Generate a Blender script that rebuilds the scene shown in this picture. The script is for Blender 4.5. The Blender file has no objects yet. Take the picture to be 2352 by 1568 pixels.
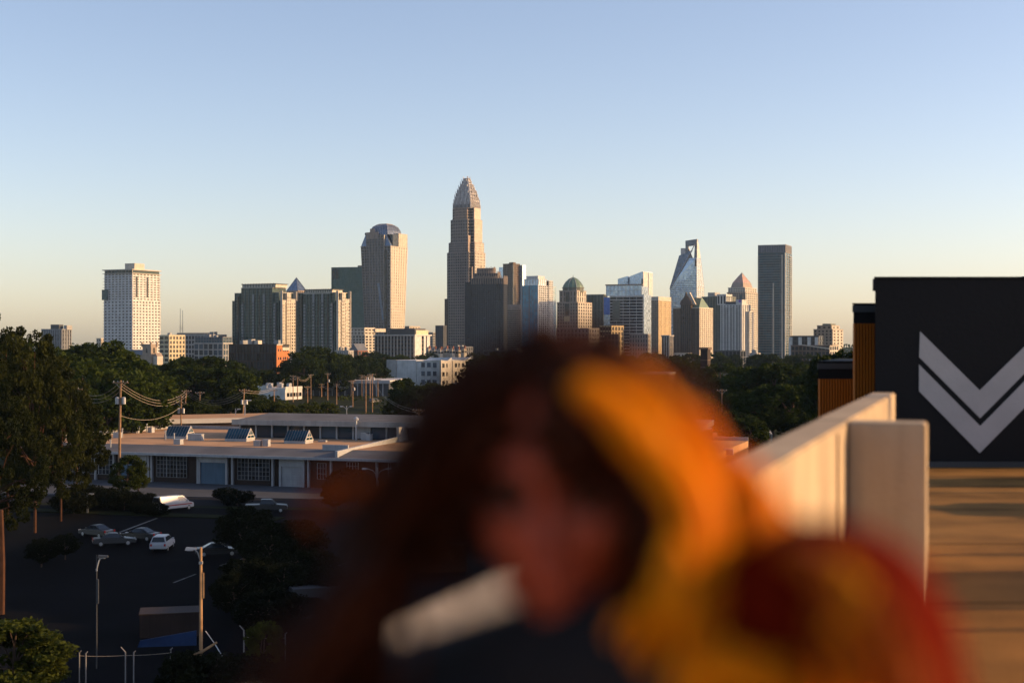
import bpy, bmesh, math, random
import numpy as np
from mathutils import Vector, Matrix

rnd = random.Random(7)
R = math.radians
SC = bpy.context.scene
COL = SC.collection

# ------------------------------------------------------------------ camera, sky, sun, exposure
F = 2352 * 50 / 36.0          # focal length in pixels of a 2352 x 1568 copy of the photograph
CZ = 23.0                     # camera height above the lot
cam_d = bpy.data.cameras.new('camera')
cam_d.lens = 50; cam_d.sensor_width = 36; cam_d.clip_start = 0.05; cam_d.clip_end = 30000
cam_d.dof.use_dof = True; cam_d.dof.focus_distance = 900; cam_d.dof.aperture_fstop = 1.35
cam = bpy.data.objects.new('camera', cam_d); COL.objects.link(cam)
cam.location = (0, 0, CZ); cam.rotation_euler = (R(90), 0, 0)
SC.camera = cam

SUN_EL, SUN_AZ = R(14.5), R(2)             # azimuth measured from +X (right) towards +Y (away)
w = bpy.data.worlds.new('World'); SC.world = w; w.use_nodes = True
nt = w.node_tree; bg = nt.nodes['Background']
sky = nt.nodes.new('ShaderNodeTexSky'); sky.sky_type = 'NISHITA'; sky.sun_disc = False
sky.sun_elevation = SUN_EL; sky.sun_rotation = R(90) - SUN_AZ
sky.air_density = 0.85; sky.dust_density = 1.0; sky.ozone_density = 1.0; sky.altitude = 100
wb = nt.nodes.new('ShaderNodeVectorMath'); wb.operation = 'MULTIPLY'; wb.inputs[1].default_value = (1.13, 1.0, 1.02)   # white balance of the film
nt.links.new(sky.outputs[0], wb.inputs[0]); nt.links.new(wb.outputs[0], bg.inputs[0]); bg.inputs[1].default_value = 0.15

sd = bpy.data.lights.new('sun', 'SUN'); sd.energy = 5.0; sd.angle = R(0.5); sd.color = (1.0, 0.6, 0.26)
sun = bpy.data.objects.new('sun', sd); COL.objects.link(sun)
sv = Vector((math.cos(SUN_EL) * math.cos(SUN_AZ), math.cos(SUN_EL) * math.sin(SUN_AZ), math.sin(SUN_EL)))
sun.rotation_euler = sv.to_track_quat('Z', 'Y').to_euler(); sun.location = (60, 0, 80)

SC.view_settings.view_transform = 'Standard'; SC.view_settings.look = 'None'
SC.view_settings.exposure = 0.5; SC.view_settings.gamma = 1.0
SC.cycles.use_denoising = True
SC.cycles.max_bounces = 6; SC.cycles.transparent_max_bounces = 12
SC.cycles.volume_bounces = 0

def P(px, py, d):
    return Vector(((px - 1176) / F * d, d, CZ + (784 - py) / F * d))

# ------------------------------------------------------------------ materials
MATS = {}
def _new(name):
    m = bpy.data.materials.new(name); m.use_nodes = True
    MATS[name] = m
    return m, m.node_tree.nodes, m.node_tree.links, m.node_tree.nodes['Principled BSDF']

def mat(name, col, rough=0.8, var=0.25, scale=0.3, metal=0.0, bump=0.0, spec=0.3, streak=0.0, objvar=0.0, bscale=None):
    """matt surface: two noises vary the colour, an optional third makes rain streaks and bump"""
    m, N, L, b = _new(name)
    b.inputs['Roughness'].default_value = rough; b.inputs['Metallic'].default_value = metal
    b.inputs['Specular IOR Level'].default_value = spec
    geo = N.new('ShaderNodeNewGeometry')
    n1 = N.new('ShaderNodeTexNoise'); n1.inputs['Scale'].default_value = scale; n1.inputs['Detail'].default_value = 6
    L.new(geo.outputs['Position'], n1.inputs['Vector'])
    mp = N.new('ShaderNodeMapping'); mp.inputs['Scale'].default_value = (1, 1, 0.08)
    L.new(geo.outputs['Position'], mp.inputs['Vector'])
    n2 = N.new('ShaderNodeTexNoise'); n2.inputs['Scale'].default_value = scale * 5; n2.inputs['Detail'].default_value = 4
    L.new(mp.outputs[0], n2.inputs['Vector'])
    mr = N.new('ShaderNodeMapRange'); mr.inputs[1].default_value = 0.25; mr.inputs[2].default_value = 0.75
    mr.inputs[3].default_value = 1 - var; mr.inputs[4].default_value = 1 + var * 0.6
    L.new(n1.outputs[0], mr.inputs[0])
    mr2 = N.new('ShaderNodeMapRange'); mr2.inputs[1].default_value = 0.3; mr2.inputs[2].default_value = 0.7
    mr2.inputs[3].default_value = 1 - streak; mr2.inputs[4].default_value = 1.0
    L.new(n2.outputs[0], mr2.inputs[0])
    mul = N.new('ShaderNodeMath'); mul.operation = 'MULTIPLY'
    L.new(mr.outputs[0], mul.inputs[0]); L.new(mr2.outputs[0], mul.inputs[1])
    last = mul.outputs[0]
    if objvar:
        oi = N.new('ShaderNodeObjectInfo')
        mr3 = N.new('ShaderNodeMapRange'); mr3.inputs[3].default_value = 1 - objvar; mr3.inputs[4].default_value = 1 + objvar
        L.new(oi.outputs['Random'], mr3.inputs[0])
        m3 = N.new('ShaderNodeMath'); m3.operation = 'MULTIPLY'
        L.new(last, m3.inputs[0]); L.new(mr3.outputs[0], m3.inputs[1]); last = m3.outputs[0]
    vm = N.new('ShaderNodeVectorMath'); vm.operation = 'SCALE'; vm.inputs[0].default_value = col
    L.new(last, vm.inputs['Scale']); L.new(vm.outputs[0], b.inputs['Base Color'])
    if bump:
        n3 = N.new('ShaderNodeTexNoise'); n3.inputs['Scale'].default_value = bscale or scale * 20; n3.inputs['Detail'].default_value = 5
        L.new(geo.outputs['Position'], n3.inputs['Vector'])
        bp = N.new('ShaderNodeBump'); bp.inputs['Strength'].default_value = bump; bp.inputs['Distance'].default_value = 0.02
        L.new(n3.outputs[0], bp.inputs['Height']); L.new(bp.outputs[0], b.inputs['Normal'])
    return m

def glass(name, col, rough=0.12, metal=0.0, cell=3.4, var=0.6, spec=0.5, objvar=0.0):
    """window glass of a far facade: every cell has its own tint, as blinds and rooms differ"""
    m, N, L, b = _new(name)
    b.inputs['Metallic'].default_value = metal; b.inputs['Specular IOR Level'].default_value = spec
    geo = N.new('ShaderNodeNewGeometry')
    vm0 = N.new('ShaderNodeVectorMath'); vm0.operation = 'DIVIDE'; vm0.inputs[1].default_value = (cell, cell, cell)
    L.new(geo.outputs['Position'], vm0.inputs[0])
    fl = N.new('ShaderNodeVectorMath'); fl.operation = 'FLOOR'; L.new(vm0.outputs[0], fl.inputs[0])
    wn = N.new('ShaderNodeTexWhiteNoise'); wn.noise_dimensions = '3D'; L.new(fl.outputs[0], wn.inputs['Vector'])
    mr = N.new('ShaderNodeMapRange'); mr.inputs[3].default_value = 1 - var; mr.inputs[4].default_value = 1 + var
    L.new(wn.outputs['Value'], mr.inputs[0])
    last = mr.outputs[0]
    if objvar:
        oi = N.new('ShaderNodeObjectInfo')
        mr3 = N.new('ShaderNodeMapRange'); mr3.inputs[3].default_value = 1 - objvar; mr3.inputs[4].default_value = 1 + objvar * 1.6
        L.new(oi.outputs['Random'], mr3.inputs[0]); last = mr3.outputs[0]
    vm = N.new('ShaderNodeVectorMath'); vm.operation = 'SCALE'; vm.inputs[0].default_value = col
    L.new(last, vm.inputs['Scale']); L.new(vm.outputs[0], b.inputs['Base Color'])
    mr2 = N.new('ShaderNodeMapRange'); mr2.inputs[3].default_value = rough * 0.6; mr2.inputs[4].default_value = rough * 1.8
    L.new(wn.outputs['Color'], mr2.inputs[0]); L.new(mr2.outputs[0], b.inputs['Roughness'])
    n3 = N.new('ShaderNodeTexNoise'); n3.inputs['Scale'].default_value = 0.25
    L.new(geo.outputs['Position'], n3.inputs['Vector'])
    bp = N.new('ShaderNodeBump'); bp.inputs['Strength'].default_value = 0.06; bp.inputs['Distance'].default_value = 0.4
    L.new(n3.outputs[0], bp.inputs['Height']); L.new(bp.outputs[0], b.inputs['Normal'])
    return m

def foliage(name, c1, c2, transl=0.35):
    m, N, L, b = _new(name)
    geo = N.new('ShaderNodeNewGeometry'); oi = N.new('ShaderNodeObjectInfo')
    n1 = N.new('ShaderNodeTexNoise'); n1.inputs['Scale'].default_value = 0.35; n1.inputs['Detail'].default_value = 4
    L.new(geo.outputs['Position'], n1.inputs['Vector'])
    ad = N.new('ShaderNodeMath'); ad.operation = 'ADD'; L.new(n1.outputs[0], ad.inputs[0])
    ml = N.new('ShaderNodeMath'); ml.operation = 'MULTIPLY'; ml.inputs[1].default_value = 0.7
    L.new(oi.outputs['Random'], ml.inputs[0]); L.new(ml.outputs[0], ad.inputs[1])
    mr = N.new('ShaderNodeMapRange'); mr.inputs[1].default_value = 0.35; mr.inputs[2].default_value = 1.2
    L.new(ad.outputs[0], mr.inputs[0])
    mx = N.new('ShaderNodeMix'); mx.data_type = 'RGBA'
    mx.inputs[6].default_value = (*c1, 1); mx.inputs[7].default_value = (*c2, 1)
    L.new(mr.outputs[0], mx.inputs[0]); L.new(mx.outputs[2], b.inputs['Base Color'])
    b.inputs['Roughness'].default_value = 0.7; b.inputs['Specular IOR Level'].default_value = 0.06
    tr = N.new('ShaderNodeBsdfTranslucent'); L.new(mx.outputs[2], tr.inputs[0])
    ms = N.new('ShaderNodeMixShader'); ms.inputs[0].default_value = transl
    L.new(b.outputs[0], ms.inputs[1]); L.new(tr.outputs[0], ms.inputs[2])
    L.new(ms.outputs[0], N['Material Output'].inputs['Surface'])
    return m

mat('cream', (0.53, 0.48, 0.4), streak=0.12)
mat('white_wall', (0.56, 0.56, 0.54), streak=0.15)
mat('pale_concrete', (0.36, 0.35, 0.33), streak=0.2, bump=0.3)
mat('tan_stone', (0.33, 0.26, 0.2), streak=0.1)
mat('pink_granite', (0.33, 0.26, 0.21), streak=0.08)
mat('bright_wall', (0.6, 0.59, 0.57), streak=0.1)
mat('teal_frame', (0.05, 0.085, 0.095), rough=0.5)
mat('rose_granite', (0.25, 0.22, 0.2), streak=0.08)
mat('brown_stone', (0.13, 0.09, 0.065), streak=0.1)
mat('dark_granite', (0.034, 0.038, 0.048), rough=0.5, streak=0.1)
mat('charcoal_metal', (0.06, 0.065, 0.07), rough=0.5)
mat('grey_metal', (0.2, 0.21, 0.22), rough=0.5, metal=0.2)
mat('silver_fin', (0.42, 0.4, 0.4), rough=0.4, metal=0.3)
mat('green_frame', (0.085, 0.125, 0.11), rough=0.5)
mat('olive_panel', (0.14, 0.15, 0.12), rough=0.7)
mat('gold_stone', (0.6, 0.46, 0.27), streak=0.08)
mat('buff_panel', (0.58, 0.5, 0.33), rough=0.8)
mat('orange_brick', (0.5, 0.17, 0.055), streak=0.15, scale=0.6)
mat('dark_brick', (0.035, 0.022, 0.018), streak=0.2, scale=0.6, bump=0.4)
mat('red_brick', (0.28, 0.1, 0.06), streak=0.15, scale=0.5)
mat('copper_green', (0.13, 0.2, 0.15), rough=0.6)
mat('red_tile_glass', (0.5, 0.26, 0.2), rough=0.35)
mat('slate_roof', (0.13, 0.14, 0.16), rough=0.6)
mat('blue_panel', (0.08, 0.17, 0.48), rough=0.4)
mat('purple_sign', (0.16, 0.08, 0.42), rough=0.5)
glass('glass_dark', (0.012, 0.016, 0.022), spec=0.3)
glass('glass_grey', (0.03, 0.036, 0.044), spec=0.3)
glass('glass_bronze', (0.04, 0.026, 0.018), spec=0.4)
glass('glass_green', (0.014, 0.034, 0.03), rough=0.16, spec=0.3)
glass('glass_green_flat', (0.05, 0.105, 0.085), rough=0.25, var=0.12, spec=0.3)
glass('glass_blue', (0.02, 0.21, 0.33), rough=0.15, var=0.35)
glass('glass_teal', (0.008, 0.045, 0.068), rough=0.14, var=0.5, spec=0.4)
glass('glass_pale', (0.42, 0.52, 0.62), rough=0.2, metal=0.55, var=0.12)
glass('glass_sky', (0.1, 0.14, 0.21), rough=0.2, metal=0.3, var=0.15)
glass('pane', (0.014, 0.017, 0.021), rough=0.1, objvar=0.8, spec=0.3)
glass('pane_blue', (0.025, 0.042, 0.06), rough=0.1, objvar=0.6, spec=0.3)
# ground level
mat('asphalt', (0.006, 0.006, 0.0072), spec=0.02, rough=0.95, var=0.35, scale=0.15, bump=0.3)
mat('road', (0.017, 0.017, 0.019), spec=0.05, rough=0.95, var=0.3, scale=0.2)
mat('pavement', (0.055, 0.06, 0.068), rough=0.9, var=0.25, scale=0.3)
mat('earth', (0.022, 0.026, 0.011), spec=0.03, rough=1.0, var=0.5, scale=0.05)
mat('lot_paint', (0.16, 0.16, 0.155), rough=0.8, var=0.9, scale=1.2)
mat('gravel_roof', (0.46, 0.28, 0.16), spec=0.05, rough=0.95, var=0.22, scale=0.18, bump=0.4)
mat('membrane_roof', (0.55, 0.52, 0.48), rough=0.8, var=0.2, scale=0.2)
mat('grey_roof', (0.13, 0.13, 0.135), spec=0.1, rough=0.9, var=0.3, scale=0.2)
mat('white_paint', (0.36, 0.37, 0.38), rough=0.5, var=0.15, scale=0.7, streak=0.15)
mat('door_blue', (0.08, 0.14, 0.2), rough=0.6, var=0.15, scale=0.6, streak=0.15)
mat('wood_pole', (0.3, 0.18, 0.1), rough=0.9, var=0.4, scale=1.5)
mat('wood_pole_light', (0.4, 0.24, 0.12), rough=0.9, var=0.4, scale=1.5)
mat('wire', (0.45, 0.37, 0.28), rough=0.6)
mat('galvanised', (0.42, 0.43, 0.44), rough=0.45, metal=0.5)
mat('bark', (0.09, 0.06, 0.045), rough=0.95, var=0.4, scale=2.0, bump=0.5)
mat('pine_bark', (0.07, 0.03, 0.015), rough=0.95, var=0.4, scale=2.0, bump=0.5)
mat('rubber', (0.02, 0.02, 0.02), rough=0.8)
mat('car_glass', (0.02, 0.025, 0.03), rough=0.08, spec=0.6)
mat('car_white', (0.42, 0.44, 0.46), rough=0.3, var=0.05, spec=0.5)
mat('car_silver', (0.07, 0.075, 0.08), rough=0.3, metal=0.5, var=0.05)
mat('car_black', (0.02, 0.021, 0.023), rough=0.3, var=0.05, spec=0.5)
mat('car_red', (0.28, 0.03, 0.02), rough=0.35, var=0.05, spec=0.5)
mat('headlight', (0.7, 0.7, 0.7), rough=0.15)
mat('tail_red', (0.4, 0.02, 0.02), rough=0.25)
mat('tarp_blue', (0.007, 0.03, 0.1), rough=0.6, var=0.3, scale=1.0)
mat('rust', (0.05, 0.018, 0.009), rough=0.9, var=0.4, scale=1.0)
# deck
mat('deck_concrete', (0.25, 0.125, 0.034), spec=0.1, rough=0.95, var=0.5, scale=0.9, bump=0.35, bscale=30)
mat('parapet_concrete', (0.44, 0.34, 0.225), rough=0.9, var=0.2, scale=1.4, bump=0.3, streak=0.22, bscale=40)
mat('black_paint', (0.005, 0.0055, 0.007), rough=0.75, var=0.25, scale=0.6, bump=0.25, bscale=14)
mat('chevron_paint', (0.44, 0.415, 0.4), rough=0.75, var=0.12, scale=1.5, bump=0.25, bscale=14)
mat('orange_metal', (0.46, 0.125, 0.009), rough=0.5, var=0.12, scale=1.2)
foliage('leaf_far', (0.006, 0.015, 0.003), (0.034, 0.05, 0.006))
foliage('leaf_near', (0.008, 0.013, 0.003), (0.03, 0.035, 0.006), 0.35)
foliage('leaf_bright', (0.02, 0.034, 0.006), (0.05, 0.062, 0.01))
foliage('leaf_dark', (0.004, 0.007, 0.0025), (0.008, 0.011, 0.0035))

# ------------------------------------------------------------------ object helpers
def tag(o, label=None, cat=None, group=None, kind=None):
    if label: o['label'] = label
    if cat: o['category'] = cat
    if group: o['group'] = group
    if kind: o['kind'] = kind
    return o

def empty(name, loc=(0, 0, 0), rz=0.0, label=None, cat=None, group=None):
    o = bpy.data.objects.new(name, None); COL.objects.link(o)
    o.empty_display_size = 0.5
    o.location = loc; o.rotation_euler = (0, 0, rz)
    return tag(o, label, cat, group)

def link(name, me, parent=None, loc=(0, 0, 0), rot=None):
    o = bpy.data.objects.new(name, me); COL.objects.link(o)
    o.parent = parent; o.location = loc
    if rot: o.rotation_euler = rot
    return o

def copy_tree(o, parent=None):
    c = o.copy(); COL.objects.link(c); c.parent = parent
    for ch in o.children: copy_tree(ch, c)
    return c

class MB:
    def __init__(s): s.v = []; s.f = []; s.sm = False
    def add(s, vs, fs):
        b = len(s.v); s.v += [tuple(v) for v in vs]; s.f += [tuple(i + b for i in f) for f in fs]; return s
    def hexa(s, q):                       # 8 points: bottom 4 ccw from above, top 4
        return s.add(q, [(3, 2, 1, 0), (4, 5, 6, 7), (0, 1, 5, 4), (1, 2, 6, 5), (2, 3, 7, 6), (3, 0, 4, 7)])
    def box(s, x0, x1, y0, y1, z0, z1):
        return s.hexa([(x0, y0, z0), (x1, y0, z0), (x1, y1, z0), (x0, y1, z0), (x0, y0, z1), (x1, y0, z1), (x1, y1, z1), (x0, y1, z1)])
    def prism(s, poly, z0, z1, top=None):
        n = len(poly); top = top or poly
        vs = [(x, y, z0) for x, y in poly] + [(x, y, z1) for x, y in top]
        fs = [tuple(range(n - 1, -1, -1)), tuple(range(n, 2 * n))] + [(i, (i + 1) % n, n + (i + 1) % n, n + i) for i in range(n)]
        return s.add(vs, fs)
    def extrude_y(s, poly, y0, y1):       # poly in (x,z), ccw seen from -y
        n = len(poly)
        vs = [(x, y0, z) for x, z in poly] + [(x, y1, z) for x, z in poly]
        fs = [tuple(range(n)), tuple(range(2 * n - 1, n - 1, -1))] + [((i + 1) % n, i, n + i, n + (i + 1) % n) for i in range(n)]
        return s.add(vs, fs)
    def tube(s, pts, rad, n=6, cap=True):
        pts = [Vector(p) for p in pts]; m = len(pts)
        if not hasattr(rad, '__len__'): rad = [rad] * m
        b = len(s.v); ref = None
        for i, p in enumerate(pts):
            t = (pts[min(i + 1, m - 1)] - pts[max(i - 1, 0)])
            t = t.normalized() if t.length > 1e-9 else Vector((0, 0, 1))
            if ref is None: ref = Vector((1, 0, 0)) if abs(t.x) < 0.8 else Vector((0, 1, 0))
            a = (ref - t * ref.dot(t)).normalized(); c = t.cross(a); ref = a
            for k in range(n):
                an = 2 * math.pi * k / n
                s.v.append(tuple(p + (a * math.cos(an) + c * math.sin(an)) * rad[i]))
        for i in range(m - 1):
            for k in range(n):
                s.f.append((b + i * n + k, b + i * n + (k + 1) % n, b + (i + 1) * n + (k + 1) % n, b + (i + 1) * n + k))
        if cap:
            s.f.append(tuple(b + k for k in range(n - 1, -1, -1))); s.f.append(tuple(b + (m - 1) * n + k for k in range(n)))
        return s
    def lathe(s, prof, n=16, c=(0, 0)):
        b = len(s.v); m = len(prof)
        for r_, z in prof:
            for k in range(n):
                a = 2 * math.pi * k / n; s.v.append((c[0] + r_ * math.cos(a), c[1] + r_ * math.sin(a), z))
        for i in range(m - 1):
            for k in range(n):
                s.f.append((b + i * n + k, b + i * n + (k + 1) % n, b + (i + 1) * n + (k + 1) % n, b + (i + 1) * n + k))
        s.f.append(tuple(b + k for k in range(n - 1, -1, -1))); s.f.append(tuple(b + (m - 1) * n + k for k in range(n)))
        return s
    def ball(s, c, r, n=10, m=7):
        rx, ry, rz = (r, r, r) if not hasattr(r, '__len__') else r
        b = len(s.v)
        for i in range(1, m):
            th = math.pi * i / m
            for k in range(n):
                a = 2 * math.pi * k / n
                s.v.append((c[0] + rx * math.sin(th) * math.cos(a), c[1] + ry * math.sin(th) * math.sin(a), c[2] - rz * math.cos(th)))
        s.v += [(c[0], c[1], c[2] - rz), (c[0], c[1], c[2] + rz)]
        lo, hi = len(s.v) - 2, len(s.v) - 1
        for i in range(m - 2):
            for k in range(n):
                s.f.append((b + i * n + k, b + i * n + (k + 1) % n, b + (i + 1) * n + (k + 1) % n, b + (i + 1) * n + k))
        for k in range(n):
            s.f.append((lo, b + (k + 1) % n, b + k)); s.f.append((hi, b + (m - 2) * n + k, b + (m - 2) * n + (k + 1) % n))
        return s
    def mesh(s, name, m, smooth=False):
        me = bpy.data.meshes.new(name); me.from_pydata(s.v, [], s.f); me.update()
        if m: me.materials.append(MATS[m])
        if smooth: me.polygons.foreach_set('use_smooth', [True] * len(me.polygons))
        return me
    def build(s, name, m, parent=None, loc=(0, 0, 0), smooth=False):
        return link(name, s.mesh(name, m, smooth), parent, loc)

CACHE = {}
def hexpart(name, q, m, parent):
    """an 8-point block placed at its first point; blocks of one shape share their mesh"""
    o0 = Vector(q[0]); rel = [tuple(round(c, 3) for c in (Vector(p) - o0)) for p in q]
    key = (m, tuple(rel))
    if key not in CACHE: CACHE[key] = MB().hexa(rel).mesh(name, m)
    return link(name, CACHE[key], parent, o0)
def boxpart(name, x0, x1, y0, y1, z0, z1, m, parent):
    return hexpart(name, [(x0, y0, z0), (x1, y0, z0), (x1, y1, z0), (x0, y1, z0), (x0, y0, z1), (x1, y0, z1), (x1, y1, z1), (x0, y1, z1)], m, parent)

def quadgrid(parent, A, B, C, D, nx, nz, pw, sh, proud, mp, ms=None, pane=None, edge=1.0, pproud=None, sill=None, names=('pier', 'spandrel'), skip=None):
    """piers and spandrels standing proud of a facade A(bottom left) B(bottom right) C(top right) D(top left), seen from outside"""
    A, B, C, D = map(Vector, (A, B, C, D))
    n = (B - A).cross(D - A).normalized()
    W = (B - A).length; H = (D - A).length
    pt = lambda u, v: A + (B - A) * u * (1 - v) + (C - D) * u * v + (D - A) * v
    def strip(nm, u0, u1, v0, v1, dep, m, back=0.0):
        q = [pt(u0, v0), pt(u1, v0), pt(u1, v0), pt(u0, v0), pt(u0, v1), pt(u1, v1), pt(u1, v1), pt(u0, v1)]
        for i in (0, 1, 4, 5): q[i] = q[i] + n * dep
        for i in (2, 3, 6, 7): q[i] = q[i] + n * back
        return hexpart(nm, q, m, parent)
    hp = pw / W / 2; hs = sh / H / 2
    ms = ms or mp
    if mp and nx:
        for i in range(nx + 1):
            u = i / nx; e = edge if i in (0, nx) else 1.0
            strip(names[0], max(0, u - hp * e), min(1, u + hp * e), 0, 1, pproud or proud, mp)
    if nz:
        for j in range(nz + 1):
            v = j / nz
            strip(names[1], 0, 1, max(0, v - hs), min(1, v + hs), proud * 0.8, ms)
    if pane:
        for i in range(nx):
            for j in range(nz):
                if skip and skip(i, j): continue
                strip('window', i / nx + hp, (i + 1) / nx - hp, j / nz + hs, (j + 1) / nz - hs, 0.05, pane, 0.0)

class Tower:
    """a building whose nearest corner is at (0,0) of its own frame: the left face is y=0, x<0; the right face is x=0, y>0"""
    def __init__(s, name, label, xl, xc, xr, d, th=35, cat='building', group=None, z0=0.0):
        s.d = d; t = R(th); c, si = math.cos(t), math.sin(t)
        X = (xc - 1176) / F * d; tl = (xl - 1176) / F; tr = (xr - 1176) / F
        s.L = (X - tl * d) / (c + tl * si); s.R = (tr * d - X) / (si - tr * c)
        s.o = empty(name, (X, d, z0), -t, label, cat, group); s.zb = z0
        s.X = X; s.c = c; s.s = si
    def z(s, py): return CZ + (784 - py) / F * s.d - s.zb
    def xl(s, px):                       # local x on the left face seen at pixel px
        t = (px - 1176) / F; return -(s.X - t * s.d) / (s.c + t * s.s)
    def yr(s, px):
        t = (px - 1176) / F; return (t * s.d - s.X) / (s.s - t * s.c)
    def box(s, name, x0, x1, y0, y1, z0, z1, m, parent=None): return boxpart(name, x0, x1, y0, y1, z0, z1, m, parent or s.o)
    def vol(s, x0, x1, y0, y1, z0, z1, core, nxL, nxR, nz, pw, sh, pr, mp, ms=None, pane=None, cap=0.8, capm=None, edge=1.0, faces='LR', name='core', over=0.0, pproud=None, mpR=None):
        s.box(name, x0, x1, y0, y1, z0, z1, core)
        mpR = mpR or mp; pwR = pw * max(1.0, ((y1 - y0) / max(nxR, 1)) / ((x1 - x0) / max(nxL, 1)))   # the long side keeps the same share of wall
        if 'L' in faces: quadgrid(s.o, (x0, y0, z0), (x1, y0, z0), (x1, y0, z1), (x0, y0, z1), nxL, nz, pw, sh, pr, mp, ms, pane, edge, pproud)
        if 'R' in faces: quadgrid(s.o, (x1, y0, z0), (x1, y1, z0), (x1, y1, z1), (x1, y0, z1), nxR, nz, pwR, sh, pr, mpR, ms, pane, edge, pproud)
        if cap: s.box('roof', x0 - pr - over, x1 + pr + over + 0.1, y0 - pr - over - 0.1, y1 + over, z1, z1 + cap, capm or mp)


# ------------------------------------------------------------------ the setting
def struct(name, mb, m): return tag(mb.build(name, m), kind='structure')
def sheet(name, pts, z, m):
    return struct(name, MB().add([(x, y, z) for x, y in pts], [tuple(range(len(pts)))]), m)
def G(px, py, z=0.0):                       # the ground point seen at a pixel
    d = (CZ - z) / ((py - 784) / F); return ((px - 1176) / F * d, d)

sheet('ground', [(-2600, -300), (2600, -300), (2600, 5600), (-2600, 5600)], 0, 'earth')
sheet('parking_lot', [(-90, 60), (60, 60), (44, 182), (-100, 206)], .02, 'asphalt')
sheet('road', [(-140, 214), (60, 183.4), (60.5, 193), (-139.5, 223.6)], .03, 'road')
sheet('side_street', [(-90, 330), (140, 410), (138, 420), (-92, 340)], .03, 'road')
struct('pavement', MB().hexa([(-139.5, 223.8, 0), (60.5, 193.2, 0), (60.9, 196.4, 0), (-139.2, 227, 0), (-139.5, 223.8, .14), (60.5, 193.2, .14), (60.9, 196.4, .14), (-139.2, 227, .14)]), 'pavement')
sheet('apron', [(-138.5, 227.2), (61, 196.6), (61.5, 217), (-138, 262)], .035, 'pavement')
# painted stall lines of the lot, each a thin strip of paint
lines = tag(empty('lot_markings'), None); lines['kind'] = 'structure'
def stripe(a, b, wd=.14, nm='stall_line', par=lines, m='lot_paint', z=.026):
    a, b = Vector(a), Vector(b); n = (b - a).normalized(); n = Vector((-n.y, n.x)) * wd / 2
    MB().add([(*(a - n), z), (*(b - n), z), (*(b + n), z), (*(a + n), z)], [(0, 1, 2, 3)]).build(nm, m, par)
for i in range(5): stripe((-30 + i * 2.9, 146 - i * .45), (-28.4 + i * 2.9, 151.2 - i * .45))
stripe(G(275, 1222), G(360, 1190), .35, 'kerb_line'); stripe(G(398, 1338), G(450, 1318), .2, 'kerb_line')
# low kerbed planting strips
for i, (a, b, wd) in enumerate((((-75, 196), (-30, 184), 3.0),)):
    a, b = Vector(a), Vector(b); n = (b - a).normalized(); n = Vector((-n.y, n.x)) * wd / 2
    q = [a - n, b - n, b + n, a + n]
    struct('planting_strip', MB().hexa([(*p, 0.0) for p in q] + [(*p, .15) for p in q]), 'earth')

# ------------------------------------------------------------------ the skyline
def plus(T, x0, x1, y0, y1, c, z0, z1, core, nL, nR, nz, pw, sh, pr, mp, ms=None, cap=0.6, capm=None, mr='cream'):
    """a shaft with notched corners"""
    T.box('core', x0 + c, x1 - c, y0, y1, z0, z1, core)
    T.box('core', x0, x0 + c, y0 + c, y1 - c, z0, z1, core); T.box('core', x1 - c, x1, y0 + c, y1 - c, z0, z1, core)
    g = lambda a, b, n, m=mp: quadgrid(T.o, (*a, z0), (*b, z0), (*b, z1), (*a, z1), n, nz, pw * (1 if m == mp else 2.0), sh, pr, m, ms)
    g((x0, y0 + c), (x0 + c, y0 + c), 1); g((x0 + c, y0), (x1 - c, y0), nL); g((x1 - c, y0 + c), (x1, y0 + c), 1)
    g((x1 - c, y0), (x1 - c, y0 + c), 1); g((x1, y0 + c), (x1, y1 - c), nR, mr); g((x1 - c, y1 - c), (x1 - c, y1), 1, mr)  # right faces get a paler stone: sunlight put into their colour
    if cap:
        T.box('roof', x0 + c - pr, x1 - c + pr, y0 - pr - .1, y1, z1, z1 + cap, capm or mp)
        T.box('roof', x0, x0 + c, y0 + c - pr, y1 - c, z1, z1 + cap, capm or mp)
        T.box('roof', x1 - c, x1 + pr + .1, y0 + c - pr, y1 - c, z1, z1 + cap * .97, capm or mp)

def rooftop(T, x0, x1, y0, y1, z, n, m='grey_metal', hmax=3.0):
    for i in range(n):
        a = rnd.uniform(1.5, 4); b = rnd.uniform(1.5, 4); h = rnd.uniform(0.8, hmax)
        x = rnd.uniform(x0, x1 - a); y = rnd.uniform(y0, y1 - b)
        T.box('roof_unit', x, x + a, y, y + b, z, z + h, m)

# 1 the pale tower on the left
T = Tower('apartment_tower', 'pale apartment tower with rows of small square windows, leftmost high-rise on the skyline', 239, 304, 368, 1600, 27)
zt, zm = T.z(627), T.z(690)
T.vol(-T.L, 0, 0, T.R, 0, zm, 'glass_dark', 8, 9, 20, 2.5, 1.9, .35, 'bright_wall', pane='pane', cap=.5)
T.vol(-T.L + .4, -.4, .4, T.R - .4, zm + .5, zt, 'glass_bronze', 8, 8, 11, 1.9, 1.5, .35, 'bright_wall', pane=None, cap=0)
for u in (.12, .5): T.box('dark_slot', 0 - .35, .1, T.R * u, T.R * u + 3, T.z(682), T.z(634), 'glass_dark')
T.box('glass_band', -T.L + .8, -.8, .8, T.R - .8, zt, zt + 3.5, 'glass_green')
for i in range(9):
    T.box('mullion', -T.L + .4 + i * (T.L - 1.2) / 8, -T.L + .7 + i * (T.L - 1.2) / 8, .4, .8, zt, zt + 3.5, 'cream')
T.box('roof', -T.L - 1.6, 1.3, -1.4, T.R + .6, zt + 3.5, zt + 4.6, 'cream')
T.box('ledge', -T.L - 1.4, 1.0, -1.1, T.R + 1.2, zt - .3, zt + .25, 'cream')
ph = T.box('penthouse', -T.L * .36, -1, T.R * .1, T.R * .45, zt + 4.6, T.z(604), 'cream')
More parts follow.
